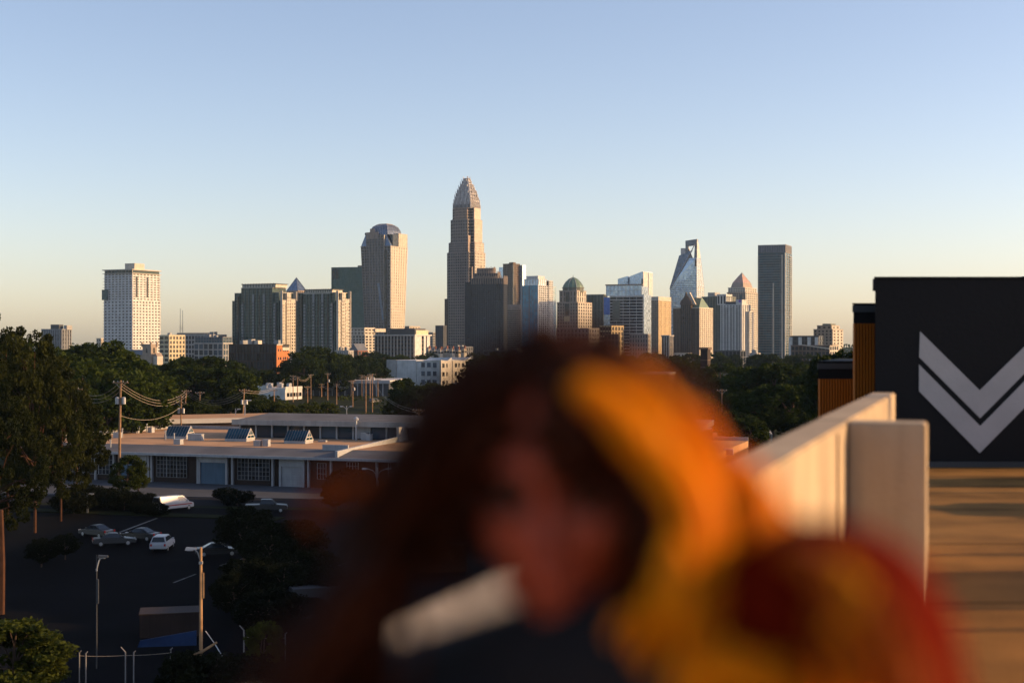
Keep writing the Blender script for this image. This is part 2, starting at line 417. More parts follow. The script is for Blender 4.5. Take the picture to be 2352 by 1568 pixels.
for i in range(26):
    z = 8 + i * 3.45
    T.box('balcony', -T.L - 1.3, -T.L + 1.2, -1.0, .0, z, z + .3, 'pale_concrete')
    if i > 8: T.box('balcony', .1, 1.1, T.R - 2.2, T.R + 1.1, z, z + .3, 'pale_concrete')
T.box('scaffold_box', -T.L - 1.9, -T.L + 6, -1.6, -.4, T.z(688), T.z(664), 'green_frame')

# 2 grey block behind the left trees
T = Tower('office_block', 'grey office block with narrow vertical windows rising behind the left trees', 96, 142, 163, 1450, 20)
T.vol(-T.L, 0, 0, T.R, 0, T.z(757), 'glass_grey', 9, 4, 9, 1.6, .8, .5, 'grey_metal', cap=.8, pproud=.8)
T.box('penthouse', -T.L * .62, -T.L * .2, 2, T.R * .6, T.z(757), T.z(745), 'charcoal_metal')
T.box('stair_tower', -2, 1.6, T.R * .4, T.R, T.z(757), T.z(747), 'pale_concrete')

# 3 small yellow block
T = Tower('office_block', 'low buff block with square windows, right of the pale left tower', 367, 388, 425, 1300, 40)
T.vol(-T.L, 0, 0, T.R, 0, T.z(771), 'glass_dark', 2, 5, 7, 1.3, 1.3, .35, 'buff_panel', pane='pane', cap=.8)
rooftop(T, -T.L, -2, 2, T.R, T.z(771) + .8, 3)
T = Tower('office_block', 'small pale block half hidden left of the pale tower', 222, 232, 243, 1700, 40)
T.vol(-T.L, 0, 0, T.R, 0, T.z(778), 'glass_dark', 2, 3, 7, 1.6, 1.8, .3, 'cream', cap=.8)

# 4, 5 low grey group with the masts
T = Tower('office_block', 'long grey office block with a flat brownish roof below the antenna masts', 405, 490, 520, 1500, 25)
T.vol(-T.L, 0, 0, T.R, 0, T.z(770), 'glass_dark', 12, 6, 6, 1.2, 1.5, .4, 'pale_concrete', cap=1)
T.box('plant_room', -T.L, -T.L * .25, 1, T.R * .7, T.z(770) + 1, T.z(764), 'tan_stone'); rooftop(T, -T.L * .2, -1, 2, T.R, T.z(770) + 1, 3)
for px, k in ((413, 'left'), (418.5, 'right')):
    p = P(px, 764, 1520)
    m = empty('antenna_mast', (p.x, 1520 + 2, CZ + (784 - 766) / F * 1500 + 1), 0, f'thin lattice antenna mast on the grey block, the {k} of the two', 'antenna', 'antenna masts')
    h = 26 if k == 'left' else 24
    for a in range(3):
        MB().tube([(.5 * math.cos(a * 2.09), .5 * math.sin(a * 2.09), 0), (.12 * math.cos(a * 2.09), .12 * math.sin(a * 2.09), h)], .09, 4).build('mast_leg', 'grey_metal', m)
    for j in range(12):
        z = j * h / 12; q = .5 - .38 * j / 12
        MB().tube([(q * math.cos(a * 2.09), q * math.sin(a * 2.09), z + (j % 2) * .0 + a * .7) for a in range(4)], .05, 3).build('brace', 'grey_metal', m)
    for j in range(3): MB().lathe([(.1, 0), (.8, .25), (.8, .35), (.1, .4)], 8).build('dish', 'white_paint', m, (rnd.uniform(-1, 1), -.6, 3.5 + j * 1.6))
T = Tower('office_block', 'dark blue glass low block with pale columns beside the green twin towers', 446, 512, 534, 1250, 22)
T.vol(-T.L, 0, 0, T.R, 0, T.z(789), 'glass_dark', 6, 4, 4, 1.0, .9, .5, 'pale_concrete', pane='pane_blue', cap=.8)
T.vol(-T.L * .98, -1, 1, T.R, T.z(789) + .8, T.z(775), 'glass_teal', 10, 3, 2, .5, .6, .3, 'slate_roof', cap=.6)
rooftop(T, -T.L * .9, -2, 2, T.R, T.z(775) + .6, 4)

# 6, 7 twin green residential towers
def twin(label, xl, xc, xr, ytop, ysh, d, th):
    T = Tower('apartment_tower', label, xl, xc, xr, d, th, group='green twin apartment towers')
    L, Rr = T.L, T.R; z3, z2, z1 = T.z(ytop), T.z(ysh - 18), T.z(ysh)
    fl = 3.3
    nz = lambda a: max(2, int(a / fl))
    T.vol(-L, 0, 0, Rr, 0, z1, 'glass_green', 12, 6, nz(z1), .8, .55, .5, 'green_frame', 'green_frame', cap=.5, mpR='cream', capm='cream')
    T.vol(-L * .93, -L * .03, -1.2, Rr * .92, 0, z2, 'glass_green', 9, 5, nz(z2), .9, .5, .5, 'green_frame', cap=.5, faces='L', capm='cream', pproud=.9)
    T.vol(-L * .78, -L * .14, -2.6, Rr * .8, 0, z3 - 4, 'glass_green', 8, 5, nz(z3), .9, .5, .5, 'green_frame', cap=.6, faces='L', capm='cream')
    T.box('penthouse', -L * .78, -L * .1, -1, Rr * .75, z3 - 3.4, z3, 'cream')
    quadgrid(T.o, (-L * .78, -1, z3 - 3.4), (-L * .1, -1, z3 - 3.4), (-L * .1, -1, z3), (-L * .78, -1, z3), 12, 1, 1.3, .6, .3, 'olive_panel')
    T.box('roof', -L * .8, -L * .08, -1.6, Rr * .78, z3, z3 + .7, 'charcoal_metal')
    for i in range(12): T.box('parapet_post', -L * .78 + i * L * .058, -L * .78 + i * L * .058 + .5, -1.5, -1.0, z3 + .7, z3 + 1.4, 'pale_concrete')
    # bright return wall with stacked balconies on the lit side
    for u0, u1, zz in ((0, .3, z1), (.3, .62, z2), (.62, 1.0, z1 + 2)):
        T.box('side_wall', -2, .9 if u0 != .3 else 1.5, Rr * u0 + .1, Rr * u1 - .9, 0, zz, 'cream')
        xw = .9 if u0 != .3 else 1.5
        quadgrid(T.o, (xw, Rr * u0 + .1, 0), (xw, Rr * u1 - .9, 0), (xw, Rr * u1 - .9, zz), (xw, Rr * u0 + .1, zz), 2, nz(zz), 2.0, 1.5, .35, 'cream')
        for j in range(1, nz(zz) - 1):
            z = j * zz / nz(zz)
            for q in (0, 1):
                y = Rr * u0 + .1 + (Rr * (u1 - u0) - 1) * (.28 + q * .5)
                T.box('window', xw, xw + .12, y - .75, y + .75, z + .85, z + zz / nz(zz) - .85, 'pane')
    for u in (.3, .62):
        for j in range(1, nz(z1)):
            T.box('balcony', -.4, 2.4, Rr * u - 1.6, Rr * u + .9, j * z1 / nz(z1), j * z1 / nz(z1) + 1.0, 'cream')
    for u in (.0, .98): T.box('corner_fin', -.6, 2.1, Rr * u - .7, Rr * u + .1, 0, z2 + 2, 'cream')
    # vertical dark seams on the shaded face
    for u in (.2, .42, .64, .86): T.box('seam', -L * u, -L * u + 1.6, -3.0, -.4, 0, z2 - 3, 'glass_dark')
    for u in (.1, .31, .53, .75): T.box('bay', -L * u - 1.3, -L * u + 1.3, -3.6, -.4, 0, z1 + (7 if .2 < u < .7 else -2), 'grey_metal')
    for u in (.1, .31, .53, .75):
        for j in range(1, nz(z1)): T.box('bay_slab', -L * u - 1.4, -L * u + 1.4, -3.75, -3.55, j * z1 / nz(z1), j * z1 / nz(z1) + 1.1, 'glass_green')
twin('stepped green glass apartment tower, left one of the twins', 534, 646, 679, 652, 690, 1500, 28)
twin('stepped green glass apartment tower, right one of the twins', 681, 774, 803, 665, 690, 1440, 28)

# 8 pyramid between the twins
T = Tower('office_tower', 'tower with a blue glass pyramid roof peeking between the green twin towers', 658, 684, 704, 1750, 45)
T.vol(-T.L, 0, 0, T.R, 0, T.z(668), 'glass_bronze', 6, 5, 24, 1.2, 1.0, .4, 'tan_stone', cap=.6)
z0, z1 = T.z(668) + .6, T.z(637); L, Rr = T.L, T.R
pm = MB().add([(-L, 0, z0), (0, 0, z0), (0, Rr, z0), (-L, Rr, z0), (-L / 2, Rr / 2, z1)], [(0, 1, 4), (1, 2, 4), (2, 3, 4), (3, 0, 4), (3, 2, 1, 0)]).build('pyramid_roof', 'glass_sky', T.o)
for a in ((-L, 0), (0, 0), (0, Rr)): MB().tube([(*a, z0), (-L / 2, Rr / 2, z1 + .4)], .35, 4).build('ridge', 'grey_metal', T.o)

# 9 flat green slab
T = Tower('office_tower', 'flat green glass slab tower standing behind the flared tower', 761, 845, 858, 2150, 14)
T.vol(-T.L, 0, 0, T.R, 0, T.z(614), 'glass_green_flat', 14, 3, 34, .25, .5, .12, 'green_frame', cap=.8)
x0 = T.xl(763); x1 = T.xl(778)
T.box('void', x0, x1, -.35, 2, T.z(640), T.z(617), 'glass_dark')
for k in range(3): T.box('void_post', x0 + (x1 - x0) * k / 2 - .4, x0 + (x1 - x0) * k / 2 + .4, -.9, -.3, T.z(641), T.z(616), 'green_frame')
T.box('edge_fin', x0 - 1, x0, -1.0, 0, 0, T.z(613), 'green_frame'); T.box('penthouse', T.xl(820), -3, 3, T.R, T.z(614), T.z(609), 'tan_stone')

# 10 flared tower with the folded crown
T = Tower('office_tower', 'flared granite tower with folded blue metal crown, second tallest on the skyline', 829, 897, 936, 1900, 28)
L, Rr = T.L, T.R; zs, zu, zt = T.z(565), T.z(534), T.z(511)
b = 7.0                                           # the shaft is narrower at its foot
def fl(T, x0, x1, y0, y1, z0, z1, bl, br, mL, mR, nL, nR, nz, core):
    q = [(x0 + bl, y0 + 1, z0), (x1 - 1, y0 + 1, z0), (x1 - 1, y1 - br, z0), (x0 + bl, y1 - br, z0), (x0, y0, z1), (x1, y0, z1), (x1, y1, z1), (x0, y1, z1)]
    hexpart('core', q, core, T.o)
    quadgrid(T.o, q[0], q[1], q[5], q[4], nL, nz, 1.3, 1.0, .4, mL); quadgrid(T.o, q[1], q[2], q[6], q[5], nR, nz, 3.4, 1.8, .4, mR)
fl(T, -L, 0, 0, Rr, 0, zs, 7.5, 9.5, 'rose_granite', 'cream', 9, 7, 40, 'glass_dark')  # cream right faces: the sun's brightness is part of the wall colour
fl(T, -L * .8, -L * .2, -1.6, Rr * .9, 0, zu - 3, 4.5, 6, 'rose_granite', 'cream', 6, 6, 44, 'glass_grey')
T.box('corner_slot', -L * .2, -L * .12, -.9, 0, 6, zs - 6, 'glass_dark')
MB().add([(-L * .42, -2.1, T.z(650)), (-L * .34, -2.1, T.z(650)), (-L * .2, -1.4, T.z(735)), (-L * .26, -1.4, T.z(735))], [(3, 2, 1, 0)]).build('slanted_glass', 'glass_sky', T.o)
for j in range(26): T.box('balcony_block', -1.6, .9, -.7, .5, 8 + j * (zs - 14) / 26, 8 + j * (zs - 14) / 26 + 1.9, 'cream')
T.box('roof', -L - .6, .6, -.8, Rr, zs, zs + .6, 'rose_granite')
for s0 in (0, 1):                                 # folded crown: sloped metal wings and blocks, the right one coloured as if sunlit
    pass
def wedge(pts, name, m): MB().hexa(pts).build(name, m, T.o)
wedge([(-L, 0, zs + .6), (-L * .8, 0, zs + .6), (-L * .8, Rr * .5, zs + .6), (-L, Rr * .5, zs + .6), (-L * .84, 1, zu), (-L * .78, 1, zu), (-L * .78, Rr * .45, zu), (-L * .84, Rr * .45, zu)], 'crown_wing', 'glass_sky')
wedge([(-L * .2, -.2, zs + .6), (0, -.2, zs + .6), (0, Rr * .25, zs + .6), (-L * .2, Rr * .25, zs + .6), (-L * .3, 2, zu + 1), (-L * .2, 2, zu + 1), (-L * .2, Rr * .25, zu + 1), (-L * .3, Rr * .25, zu + 1)], 'crown_wing', 'glass_sky')
T.box('crown_block', -L * .86, -L * .74, -.5, Rr * .5, zu - 2, zu + 1, 'dark_granite')
T.box('crown_block', -L * .12, .2, Rr * .12, Rr * .5, zs + .6, zu - 2, 'glass_dark')
T.box('crown_block', -L * .2, .4, Rr * .45, Rr * .97, zs + .6, zu, 'cream'); quadgrid(T.o, (.4, Rr * .45, zs), (.4, Rr * .97, zs), (.4, Rr * .97, zu), (.4, Rr * .45, zu), 4, 6, 1.3, 1.0, .3, 'cream')
T.box('gable', -L * .66, -L * .52, -2.2, -.6, zu - 8, zu + 6, 'pink_granite'); T.box('gable', -L * .8, -L * .4, -1.9, -.3, zu - 8, zu + 1.2, 'pink_granite')
dome = [(-L * .74, 2), (-L * .12, 2), (-L * .12, Rr * .85), (-L * .74, Rr * .85)]
def inset(poly, k):
    cx = sum(p[0] for p in poly) / len(poly); cy = sum(p[1] for p in poly) / len(poly)
    return [(cx + (x - cx) * k, cy + (y - cy) * k) for x, y in poly]
zz = [zu - 2, zu + 4, zu + 9, zt - 1.2, zt]; kk = [1.0, .93, .78, .52, .4]
for i in range(4): MB().prism(inset(dome, kk[i]), zz[i], zz[i + 1], inset(dome, kk[i + 1])).build('crown_roof', 'glass_sky' if i < 3 else 'tan_stone', T.o)
for i in range(11):
    u = i / 10
    pts = []
    for j in range(4):
        q = inset(dome, kk[j] + .01); pts.append((q[0][0] + (q[1][0] - q[0][0]) * u, q[0][1] - .1, zz[j]))
    MB().tube(pts, .28, 4).build('crown_rib', 'silver_fin', T.o)
    pts = []
    for j in range(4):
        q = inset(dome, kk[j] + .01); pts.append((q[1][0] + .1, q[1][1] + (q[2][1] - q[1][1]) * u, zz[j]))
    MB().tube(pts, .28, 4).build('crown_rib', 'silver_fin', T.o)

# 11 cream group and 12 slab block, between
T = Tower('office_block', 'cream stepped block with sunlit upper floors below the flared tower', 803, 838, 886, 1650, 30)
T.vol(-T.L, 0, 0, T.R, 0, T.z(770), 'glass_bronze', 5, 6, 9, 1.6, 1.4, .35, 'cream', pane='pane', cap=.6)
T.vol(-T.L, -T.L * .1, 2, T.R * .55, T.z(770) + .6, T.z(754), 'glass_bronze', 4, 3, 2, 1.5, 2.2, .35, 'cream', cap=1)
T.box('roof_slab', -T.L * .8, 0, T.R * .5, T.R, T.z(762), T.z(754), 'cream')
T = Tower('brick_house', 'small red brick house with a steep roof before the cream block', 802, 822, 845, 1350, 40, cat='house')
T.vol(-T.L, 0, 0, T.R, 0, T.z(806), 'red_brick', 2, 3, 3, .8, .8, .2, 'red_brick', pane='pane', cap=.4)
MB().extrude_y([(-T.L, T.z(806) + .4), (0, T.z(806) + .4), (-T.L / 2, T.z(789))], 0, T.R).build('roof', 'slate_roof', T.o)
T = Tower('apartment_block', 'mid-rise slab block with white roof edge and brown vertical window strips', 861, 951, 986, 1500, 25)
zt = T.z(771)
T.vol(-T.L, 0, 0, T.R, 0, zt, 'glass_bronze', 12, 3, 7, 1.6, 1.2, .4, 'pale_concrete', 'brown_stone', pane='pane', cap=0, mpR='white_wall', pproud=.7)
T.box('side_wall', -1, .9, .0, T.R * .45, 0, zt, 'white_wall'); T.box('side_wall', -1, .9, T.R * .8, T.R, 0, zt, 'white_wall')
T.box('roof', -T.L - 1.2, 1.8, -1.4, T.R + 3, zt, zt + 1.3, 'white_wall')
T.box('penthouse', -T.L * .66, -T.L * .02, 3, T.R * .8, zt + 1.3, T.z(754), 'charcoal_metal'); T.box('penthouse', -T.L * .12, .6, T.R * .1, T.R * .9, zt + 1.3, T.z(758), 'buff_panel')
T = Tower('office_block', 'small sunlit cream tower block behind the slab block', 930, 940, 965, 1950, 40)
T.vol(-T.L, 0, 0, T.R, 0, T.z(750), 'glass_bronze', 2, 4, 9, 2.2, 2.0, .3, 'cream', cap=.8)
T = Tower('office_block', 'grey distant block low between the slab block and the tallest tower', 970, 994, 1002, 2300, 30)
T.vol(-T.L, 0, 0, T.R, 0, T.z(764), 'glass_grey', 6, 3, 9, 1.0, 1.4, .3, 'pale_concrete', cap=.8)

# 13 the tallest tower with the crown of rods
T = Tower('office_tower', 'tallest tower, rose granite with set-backs and a crown of silver rods', 1022, 1085, 1119, 2000, 30)
L, Rr = T.L, T.R
tiers = [(0, 0, T.z(579)), (1.9, 1.0, T.z(556)), (4.4, 2.2, T.z(503)), (6.8, 4.0, T.z(476))]
zp = 0
for i, (a, c, z1) in enumerate(tiers):
    n = max(4, int((z1 - zp) / 4.0))
    plus(T, -L + a, -a * .5, a * .4, Rr - a * .9, 6 + i * .4, zp, z1, 'glass_grey', 9, 7, n, 1.25, 1.7, .5, 'rose_granite' if i < 3 else 'pink_granite', None, .6)
    zp = z1 + .6
T.box('podium', -L - 3, -L + 8, 4, Rr * .7, 0, T.z(685), 'glass_dark'); quadgrid(T.o, (-L - 3, 4, 0), (-L + 8, 4, 0), (-L + 8, 4, T.z(685)), (-L - 3, 4, T.z(685)), 3, 26, 1.2, 1.5, .4, 'brown_stone')
T.box('corner_rib', -7.6, -6.6, -.6, 5.6, 0, T.z(540), 'pink_granite'); T.box('corner_rib', -3.2, -2.2, 2.4, 6, 0, T.z(612), 'pink_granite')
x0, x1, y0, y1 = -L + 10.5, -6.5, 5.5, Rr - 9
cz = [476, 466, 457, 448, 440, 432, 425, 418, 411, 405]; ck = [1.0, .95, .88, .79, .69, .58, .46, .34, .23, .13]
cx, cy = (x0 + x1) / 2, (y0 + y1) / 2
for i in range(9):
    k = ck[i]; hx, hy = (x1 - x0) / 2 * k, (y1 - y0) / 2 * k
    za, zb = T.z(cz[i]) + .6 * (i == 0), T.z(cz[i + 1])
    T.box('crown_tier', cx - hx, cx + hx, cy - hy, cy + hy, za, zb, 'silver_fin' if i else 'glass_grey')
    nn = max(3, int(13 * k))
    for j in range(nn + 1):
        u = j / nn; rise = (zb - za) * (.5 + .35 * rnd.random())
        xx = cx - hx + 2 * hx * u; yy = cy - hy + 2 * hy * u
        T.box('crown_rod', xx - .28, xx + .28, cy - hy - .9, cy - hy - .1, za - 1, za + rise + (4.2 if j % 3 == 0 else 1.2), 'silver_fin')
        T.box('crown_rod', cx + hx + .1, cx + hx + .9, yy - .28, yy + .28, za - 1, za + rise + (4.2 if j % 3 == 0 else 1.2), 'silver_fin')
T.box('crown_rod', cx - .5, cx + .5, cy - .5, cy + .5, T.z(411), T.z(405), 'silver_fin')
T = Tower('office_block', 'black cube-like low block at the foot of the tallest tower', 1000, 1018, 1026, 1900, 25)
T.vol(-T.L, 0, 0, T.R, 0, T.z(748), 'dark_granite', 4, 2, 10, .4, .3, .15, 'charcoal_metal', cap=.5)

# 14 the dark tower in front
T = Tower('office_tower', 'dark grey stepped tower with upright rods along its top, before the tallest tower', 1066, 1156, 1164, 1830, 16)
L, Rr = T.L, T.R; xa = T.xl(1084)
T.vol(-L, xa, 4, Rr, 0, T.z(648), 'glass_dark', 4, 1, 40, .9, 1.0, .5, 'dark_granite', cap=.6, faces='L', pproud=.9)
T.vol(xa, 0, 0, Rr, 0, T.z(640), 'glass_dark', 14, 4, 42, .9, 1.3, .5, 'dark_granite', cap=.8, pproud=.7)
T.vol(xa + 3, T.xl(1141), 2, Rr, T.z(640) + .8, T.z(628), 'glass_dark', 9, 4, 3, .9, 1.0, .5, 'dark_granite', cap=.6)
T.vol(xa + 6, T.xl(1130), 4, Rr, T.z(628) + .6, T.z(616), 'glass_grey', 7, 4, 3, .9, 1.0, .5, 'pink_granite', cap=.6)
for (a, b_, y, z0, z1, n) in ((xa, 0, -.9, 652, 632, 18), (xa + 3, T.xl(1141), 1.1, 640, 621, 13), (xa + 6, T.xl(1130), 3.2, 630, 611, 10)):
    for i in range(n + 1):
        x = a + (b_ - a) * i / n
        T.box('roof_rod', x - .35, x + .35, y - .5, y, T.z(z0), T.z(z1 + rnd.uniform(0, 3)), 'pink_granite')
        if i < n // 2: T.box('roof_rod', b_ + .6, b_ + 1.1, y + 1 + i * 2, y + 1.7 + i * 2, T.z(z0), T.z(z1 + rnd.uniform(0, 3)), 'pink_granite')
T.box('edge_seam', -6, -4.6, -.8, 0, 0, T.z(642), 'glass_dark')

# 15 brown tower with pale glass corners, 16 banded block
T = Tower('office_tower', 'brown tower with pale translucent glass corners behind the dark tower', 1150, 1178, 1194, 2350, 38)
L, Rr = T.L, T.R
T.vol(-L * .8, 0, 0, Rr, 0, T.z(606), 'glass_bronze', 6, 5, 40, 1.3, 1.2, .4, 'brown_stone', cap=.7)
T.box('corner_slot', -1.5, .6, -.6, 1.5, 0, T.z(607), 'glass_dark')
T.box('penthouse', -L * .4, -L * .05, 3, Rr * .5, T.z(606) + .7, T.z(602), 'brown_stone')
T.box('glass_corner', -L * 1.3, -L * .8, 5, Rr, 0, T.z(612), 'glass_pale'); T.box('glass_corner', -4, 5.5, Rr, Rr + 9, 0, T.z(608), 'glass_pale')
T = Tower('office_block', 'beige banded office block between dark tower and blue tower', 1165, 1196, 1202, 2100, 18)
T.vol(-T.L, 0, 0, T.R, 0, T.z(711), 'glass_bronze', 7, 2, 22, .5, 1.9, .35, 'tan_stone', cap=0)
T.box('top_band', -T.L - .4, .4, -.5, T.R, T.z(711), T.z(699), 'pink_granite')

# 17 blue glass and white tower
T = Tower('apartment_tower', 'apartment tower with bright blue glass left and white gridded right side', 1198, 1236, 1277, 1700, 32)
L, Rr = T.L, T.R; z1 = T.z(655)
T.box('core', -L, 0, 0, Rr, 0, z1, 'glass_blue')
quadgrid(T.o, (-L, 0, 0), (0, 0, 0), (0, 0, z1), (-L, 0, z1), 5, 34, .35, .45, .2, 'grey_metal', 'slate_roof')
T.box('corner_column', -.7, .7, -.9, .6, 0, z1 + 1.4, 'white_wall'); T.box('edge_column', -L - .4, -L + 1.2, -.8, 0, 0, z1 + 5, 'pale_concrete')
T.box('mid_column', -L * .55, -L * .5, -.5, 0, 0, z1, 'grey_metal')
ya = Rr * .55
quadgrid(T.o, (0, 0.6, 0), (0, ya, 0), (0, ya, z1), (0, .6, z1), 5, 34, 1.5, 1.2, .6, 'white_wall', pane='pane')
T.vol(-L * .8, .8, ya, Rr * .78, 0, T.z(644), 'glass_dark', 3, 3, 36, 1.7, 1.3, .4, 'white_wall', cap=.6, faces='R')
T.vol(-L * .8, -.4, Rr * .78, Rr, 0, T.z(657), 'glass_dark', 3, 3, 32, 1.5, 1.2, .4, 'white_wall', cap=.6, faces='R')
T.vol(-L * .9, -1, 2.5, Rr * .5, z1, T.z(641), 'glass_pale', 5, 4, 3, 1.2, .7, .3, 'white_wall', cap=.7)
T.box('penthouse', -L * .8, -L * .1, 3.5, Rr * .45, T.z(641) + .7, T.z(633), 'white_wall')
T.box('podium', -L, 1.5, -1.6, -.3, 0, T.z(795), 'glass_green')

# 18 domed tower
T = Tower('office_tower', 'stone tower with green copper dome and thin spire', 1280, 1327, 1359, 1850, 30)
L, Rr = T.L, T.R
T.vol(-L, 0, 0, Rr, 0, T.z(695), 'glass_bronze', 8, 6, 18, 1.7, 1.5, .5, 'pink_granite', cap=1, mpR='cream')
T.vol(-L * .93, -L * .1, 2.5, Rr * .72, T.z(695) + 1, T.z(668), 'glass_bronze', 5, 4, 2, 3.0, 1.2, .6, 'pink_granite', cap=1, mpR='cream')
T.box('dark_slot', -L * .62, -L * .42, -.7, 0, T.z(724), T.z(697), 'glass_dark'); T.box('dark_slot', -L * .66, -L * .38, -.75, 0, T.z(738), T.z(726), 'gold_stone')
T.box('dark_slot', -L * .62, -L * .44, 1.7, 2.6, T.z(693), T.z(670), 'glass_dark')
cx, cy = -L * .5, Rr * .4; rr = 14.0
MB().lathe([(rr, T.z(670)), (rr, T.z(661)), (rr + .8, T.z(661) + .2), (rr + .8, T.z(659))], 16, (cx, cy)).build('drum', 'olive_panel', T.o)
MB().lathe([(rr, T.z(659)), (rr * .94, T.z(654)), (rr * .72, T.z(646)), (rr * .4, T.z(639)), (rr * .1, T.z(635))], 16, (cx, cy)).build('dome', 'copper_green', T.o)
MB().tube([(cx, cy, T.z(636)), (cx, cy, T.z(629))], [.5, .15], 6).build('spire', 'copper_green', T.o)
for a in range(0, 16, 2):
    an = a * math.pi / 8
    MB().tube([(cx + r_ * math.cos(an), cy + r_ * math.sin(an), z) for r_, z in ((rr + .1, T.z(668)), (rr + .1, T.z(659)), (rr * .95, T.z(654)), (rr * .73, T.z(646)), (rr * .42, T.z(639)), (.6, T.z(635)))], .3, 4).build('dome_rib', 'silver_fin', T.o)

# 19 dark block behind the hair, 20 fin block, 21 gold block
T = Tower('office_block', 'broad dull stone block low in front of the domed tower', 1278, 1352, 1376, 1600, 25)
T.vol(-T.L, 0, 0, T.R, 0, T.z(755), 'glass_dark', 9, 4, 8, 2.4, 1.9, .4, 'rose_granite', cap=1)
T = Tower('office_tower', 'dark olive tower with close vertical fins right of the domed tower', 1340, 1386, 1394, 2250, 20)
T.vol(-T.L, 0, 0, T.R, 0, T.z(677), 'glass_green', 14, 3, 4, .8, .6, .5, 'olive_panel', cap=.8, pproud=1.0)
T = Tower('office_block', 'low block with a golden sunlit side in front of the glass crown office', 1378, 1404, 1432, 1650, 30)
T.vol(-T.L, 0, 0, T.R, 0, T.z(749), 'glass_bronze', 4, 4, 7, 1.4, 1.8, .35, 'brown_stone', cap=.8, mpR='gold_stone', capm='gold_stone', ms='gold_stone')  # golden right side: sunlight painted into the stone
T = Tower('office_block', 'small dark block standing against the golden sunlit side', 1388, 1420, 1423, 1560, 12)
T.vol(-T.L, 0, 0, T.R, 0, T.z(768), 'glass_dark', 4, 1, 5, 1.2, 1.2, .3, 'brown_stone', cap=.6)

# 22 office with translucent crown, 23 slanted tower behind
T = Tower('office_tower', 'glass office tower with white floor bands, blue corner and translucent rooftop screen', 1387, 1477, 1494, 2000, 20)
L, Rr = T.L, T.R; zt = T.z(681)
xb = T.xl(1401)
T.vol(xb, 0, 0, Rr, 0, zt, 'glass_dark', 5, 3, 20, .35, 1.0, .5, 'white_wall', cap=1.4, capm='white_wall', mpR='glass_pale', ms='white_wall')
T.box('white_flank', -.4, 1.2, .3, Rr, 0, T.z(676), 'glass_pale')
T.box('blue_panel', -L, xb - .05, -.4, 6, T.z(722), T.z(682), 'blue_panel'); T.box('pale_panel', -L, xb - .05, -.4, 6, 0, T.z(722), 'glass_pale')
T.box('beige_panel', T.xl(1407), T.xl(1424), -.9, -.5, T.z(735), T.z(690), 'olive_panel')
T.box('roof_house', xb + 2, T.xl(1462), 3, Rr * .8, zt + 1.4, T.z(672), 'grey_metal')
quadgrid(T.o, (-L + 3, 1, zt + 1.4), (-2, 1, zt + 1.4), (-2, 1, T.z(655)), (-L + 3, 1, T.z(655)), 9, 2, .5, .4, .3, 'silver_fin', names=('screen_post', 'screen_rail'))
T.box('rooftop_screen', -L + 3, -2, 1.2, 1.6, zt + 1.4, T.z(655), 'glass_pale'); T.box('screen_rail', -L + 2, -1, .4, 1.9, T.z(655), T.z(652), 'tan_stone')
T.box('rooftop_screen', -2.6, -2.2, 1.6, Rr * .9, zt + 1.4, T.z(657), 'glass_pale')
T = Tower('office_tower', 'pale blue glass tower with slanting roofline behind the glass crown office', 1419, 1476, 1498, 2500, 30)
L, Rr = T.L, T.R
def slant(x0, x1, y0, y1, za, zb, m, nm='core'):
    MB().hexa([(x0, y0, 0), (x1, y0, 0), (x1, y1, 0), (x0, y1, 0), (x0, y0, za), (x1, y0, zb), (x1, y1, zb), (x0, y1, za)]).build(nm, m, T.o)
slant(-L, -L * .6, 0, Rr, T.z(639), T.z(633), 'glass_pale'); slant(-L * .6, -L * .52, 1.5, Rr, T.z(645), T.z(645), 'glass_sky', 'slot'); slant(-L * .52, 0, 0, Rr, T.z(634), T.z(623), 'glass_pale')
T.box('dark_edge', -2.2, .4, -.5, 0, 0, T.z(640), 'glass_teal'); T.box('white_flank', 0, 1, .8, Rr * .5, 0, T.z(624), 'white_wall'); T.box('white_flank', 0, 1, Rr * .58, Rr, 0, T.z(625), 'white_wall')

# 24 gold tower
T = Tower('office_tower', 'plain box tower, dull left face and golden sunlit right face', 1492, 1512, 1541, 2150, 28)
T.vol(-T.L, 0, 0, T.R, 0, T.z(690), 'glass_grey', 5, 9, 28, .7, 1.0, .3, 'tan_stone', cap=0, mpR='gold_stone', ms='gold_stone')  # gold on the right face stands in for low sun
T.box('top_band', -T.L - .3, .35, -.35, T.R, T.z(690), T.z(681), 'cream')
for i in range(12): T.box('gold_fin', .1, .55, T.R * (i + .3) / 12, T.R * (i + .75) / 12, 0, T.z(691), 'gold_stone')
T = Tower('office_block', 'small pale block with stone columns below the golden tower', 1520, 1537, 1546, 1500, 35)
T.vol(-T.L, 0, 0, T.R, 0, T.z(772), 'glass_bronze', 3, 3, 5, 1.0, .6, .5, 'pale_concrete', 'brown_stone', cap=1.2, over=.5)
T = Tower('office_block', 'grey stone block with square windows left of the columned block', 1446, 1488, 1494, 1750, 22)
T.vol(-T.L, 0, 0, T.R, 0, T.z(768), 'glass_dark', 7, 2, 6, 2.2, 1.8, .3, 'rose_granite', pane='pane', cap=.8)

# 25 the tower with the handle-shaped opening
T = Tower('office_tower', 'pale glass tower with slanted sides and open handle-shaped frame on top', 1539, 1600, 1617, 2350, 24)
L, Rr = T.L, T.R
zs = T.z(656); zt = T.z(549); zk = T.z(586)
xh = T.xl(1574)                                   # left side of the handle
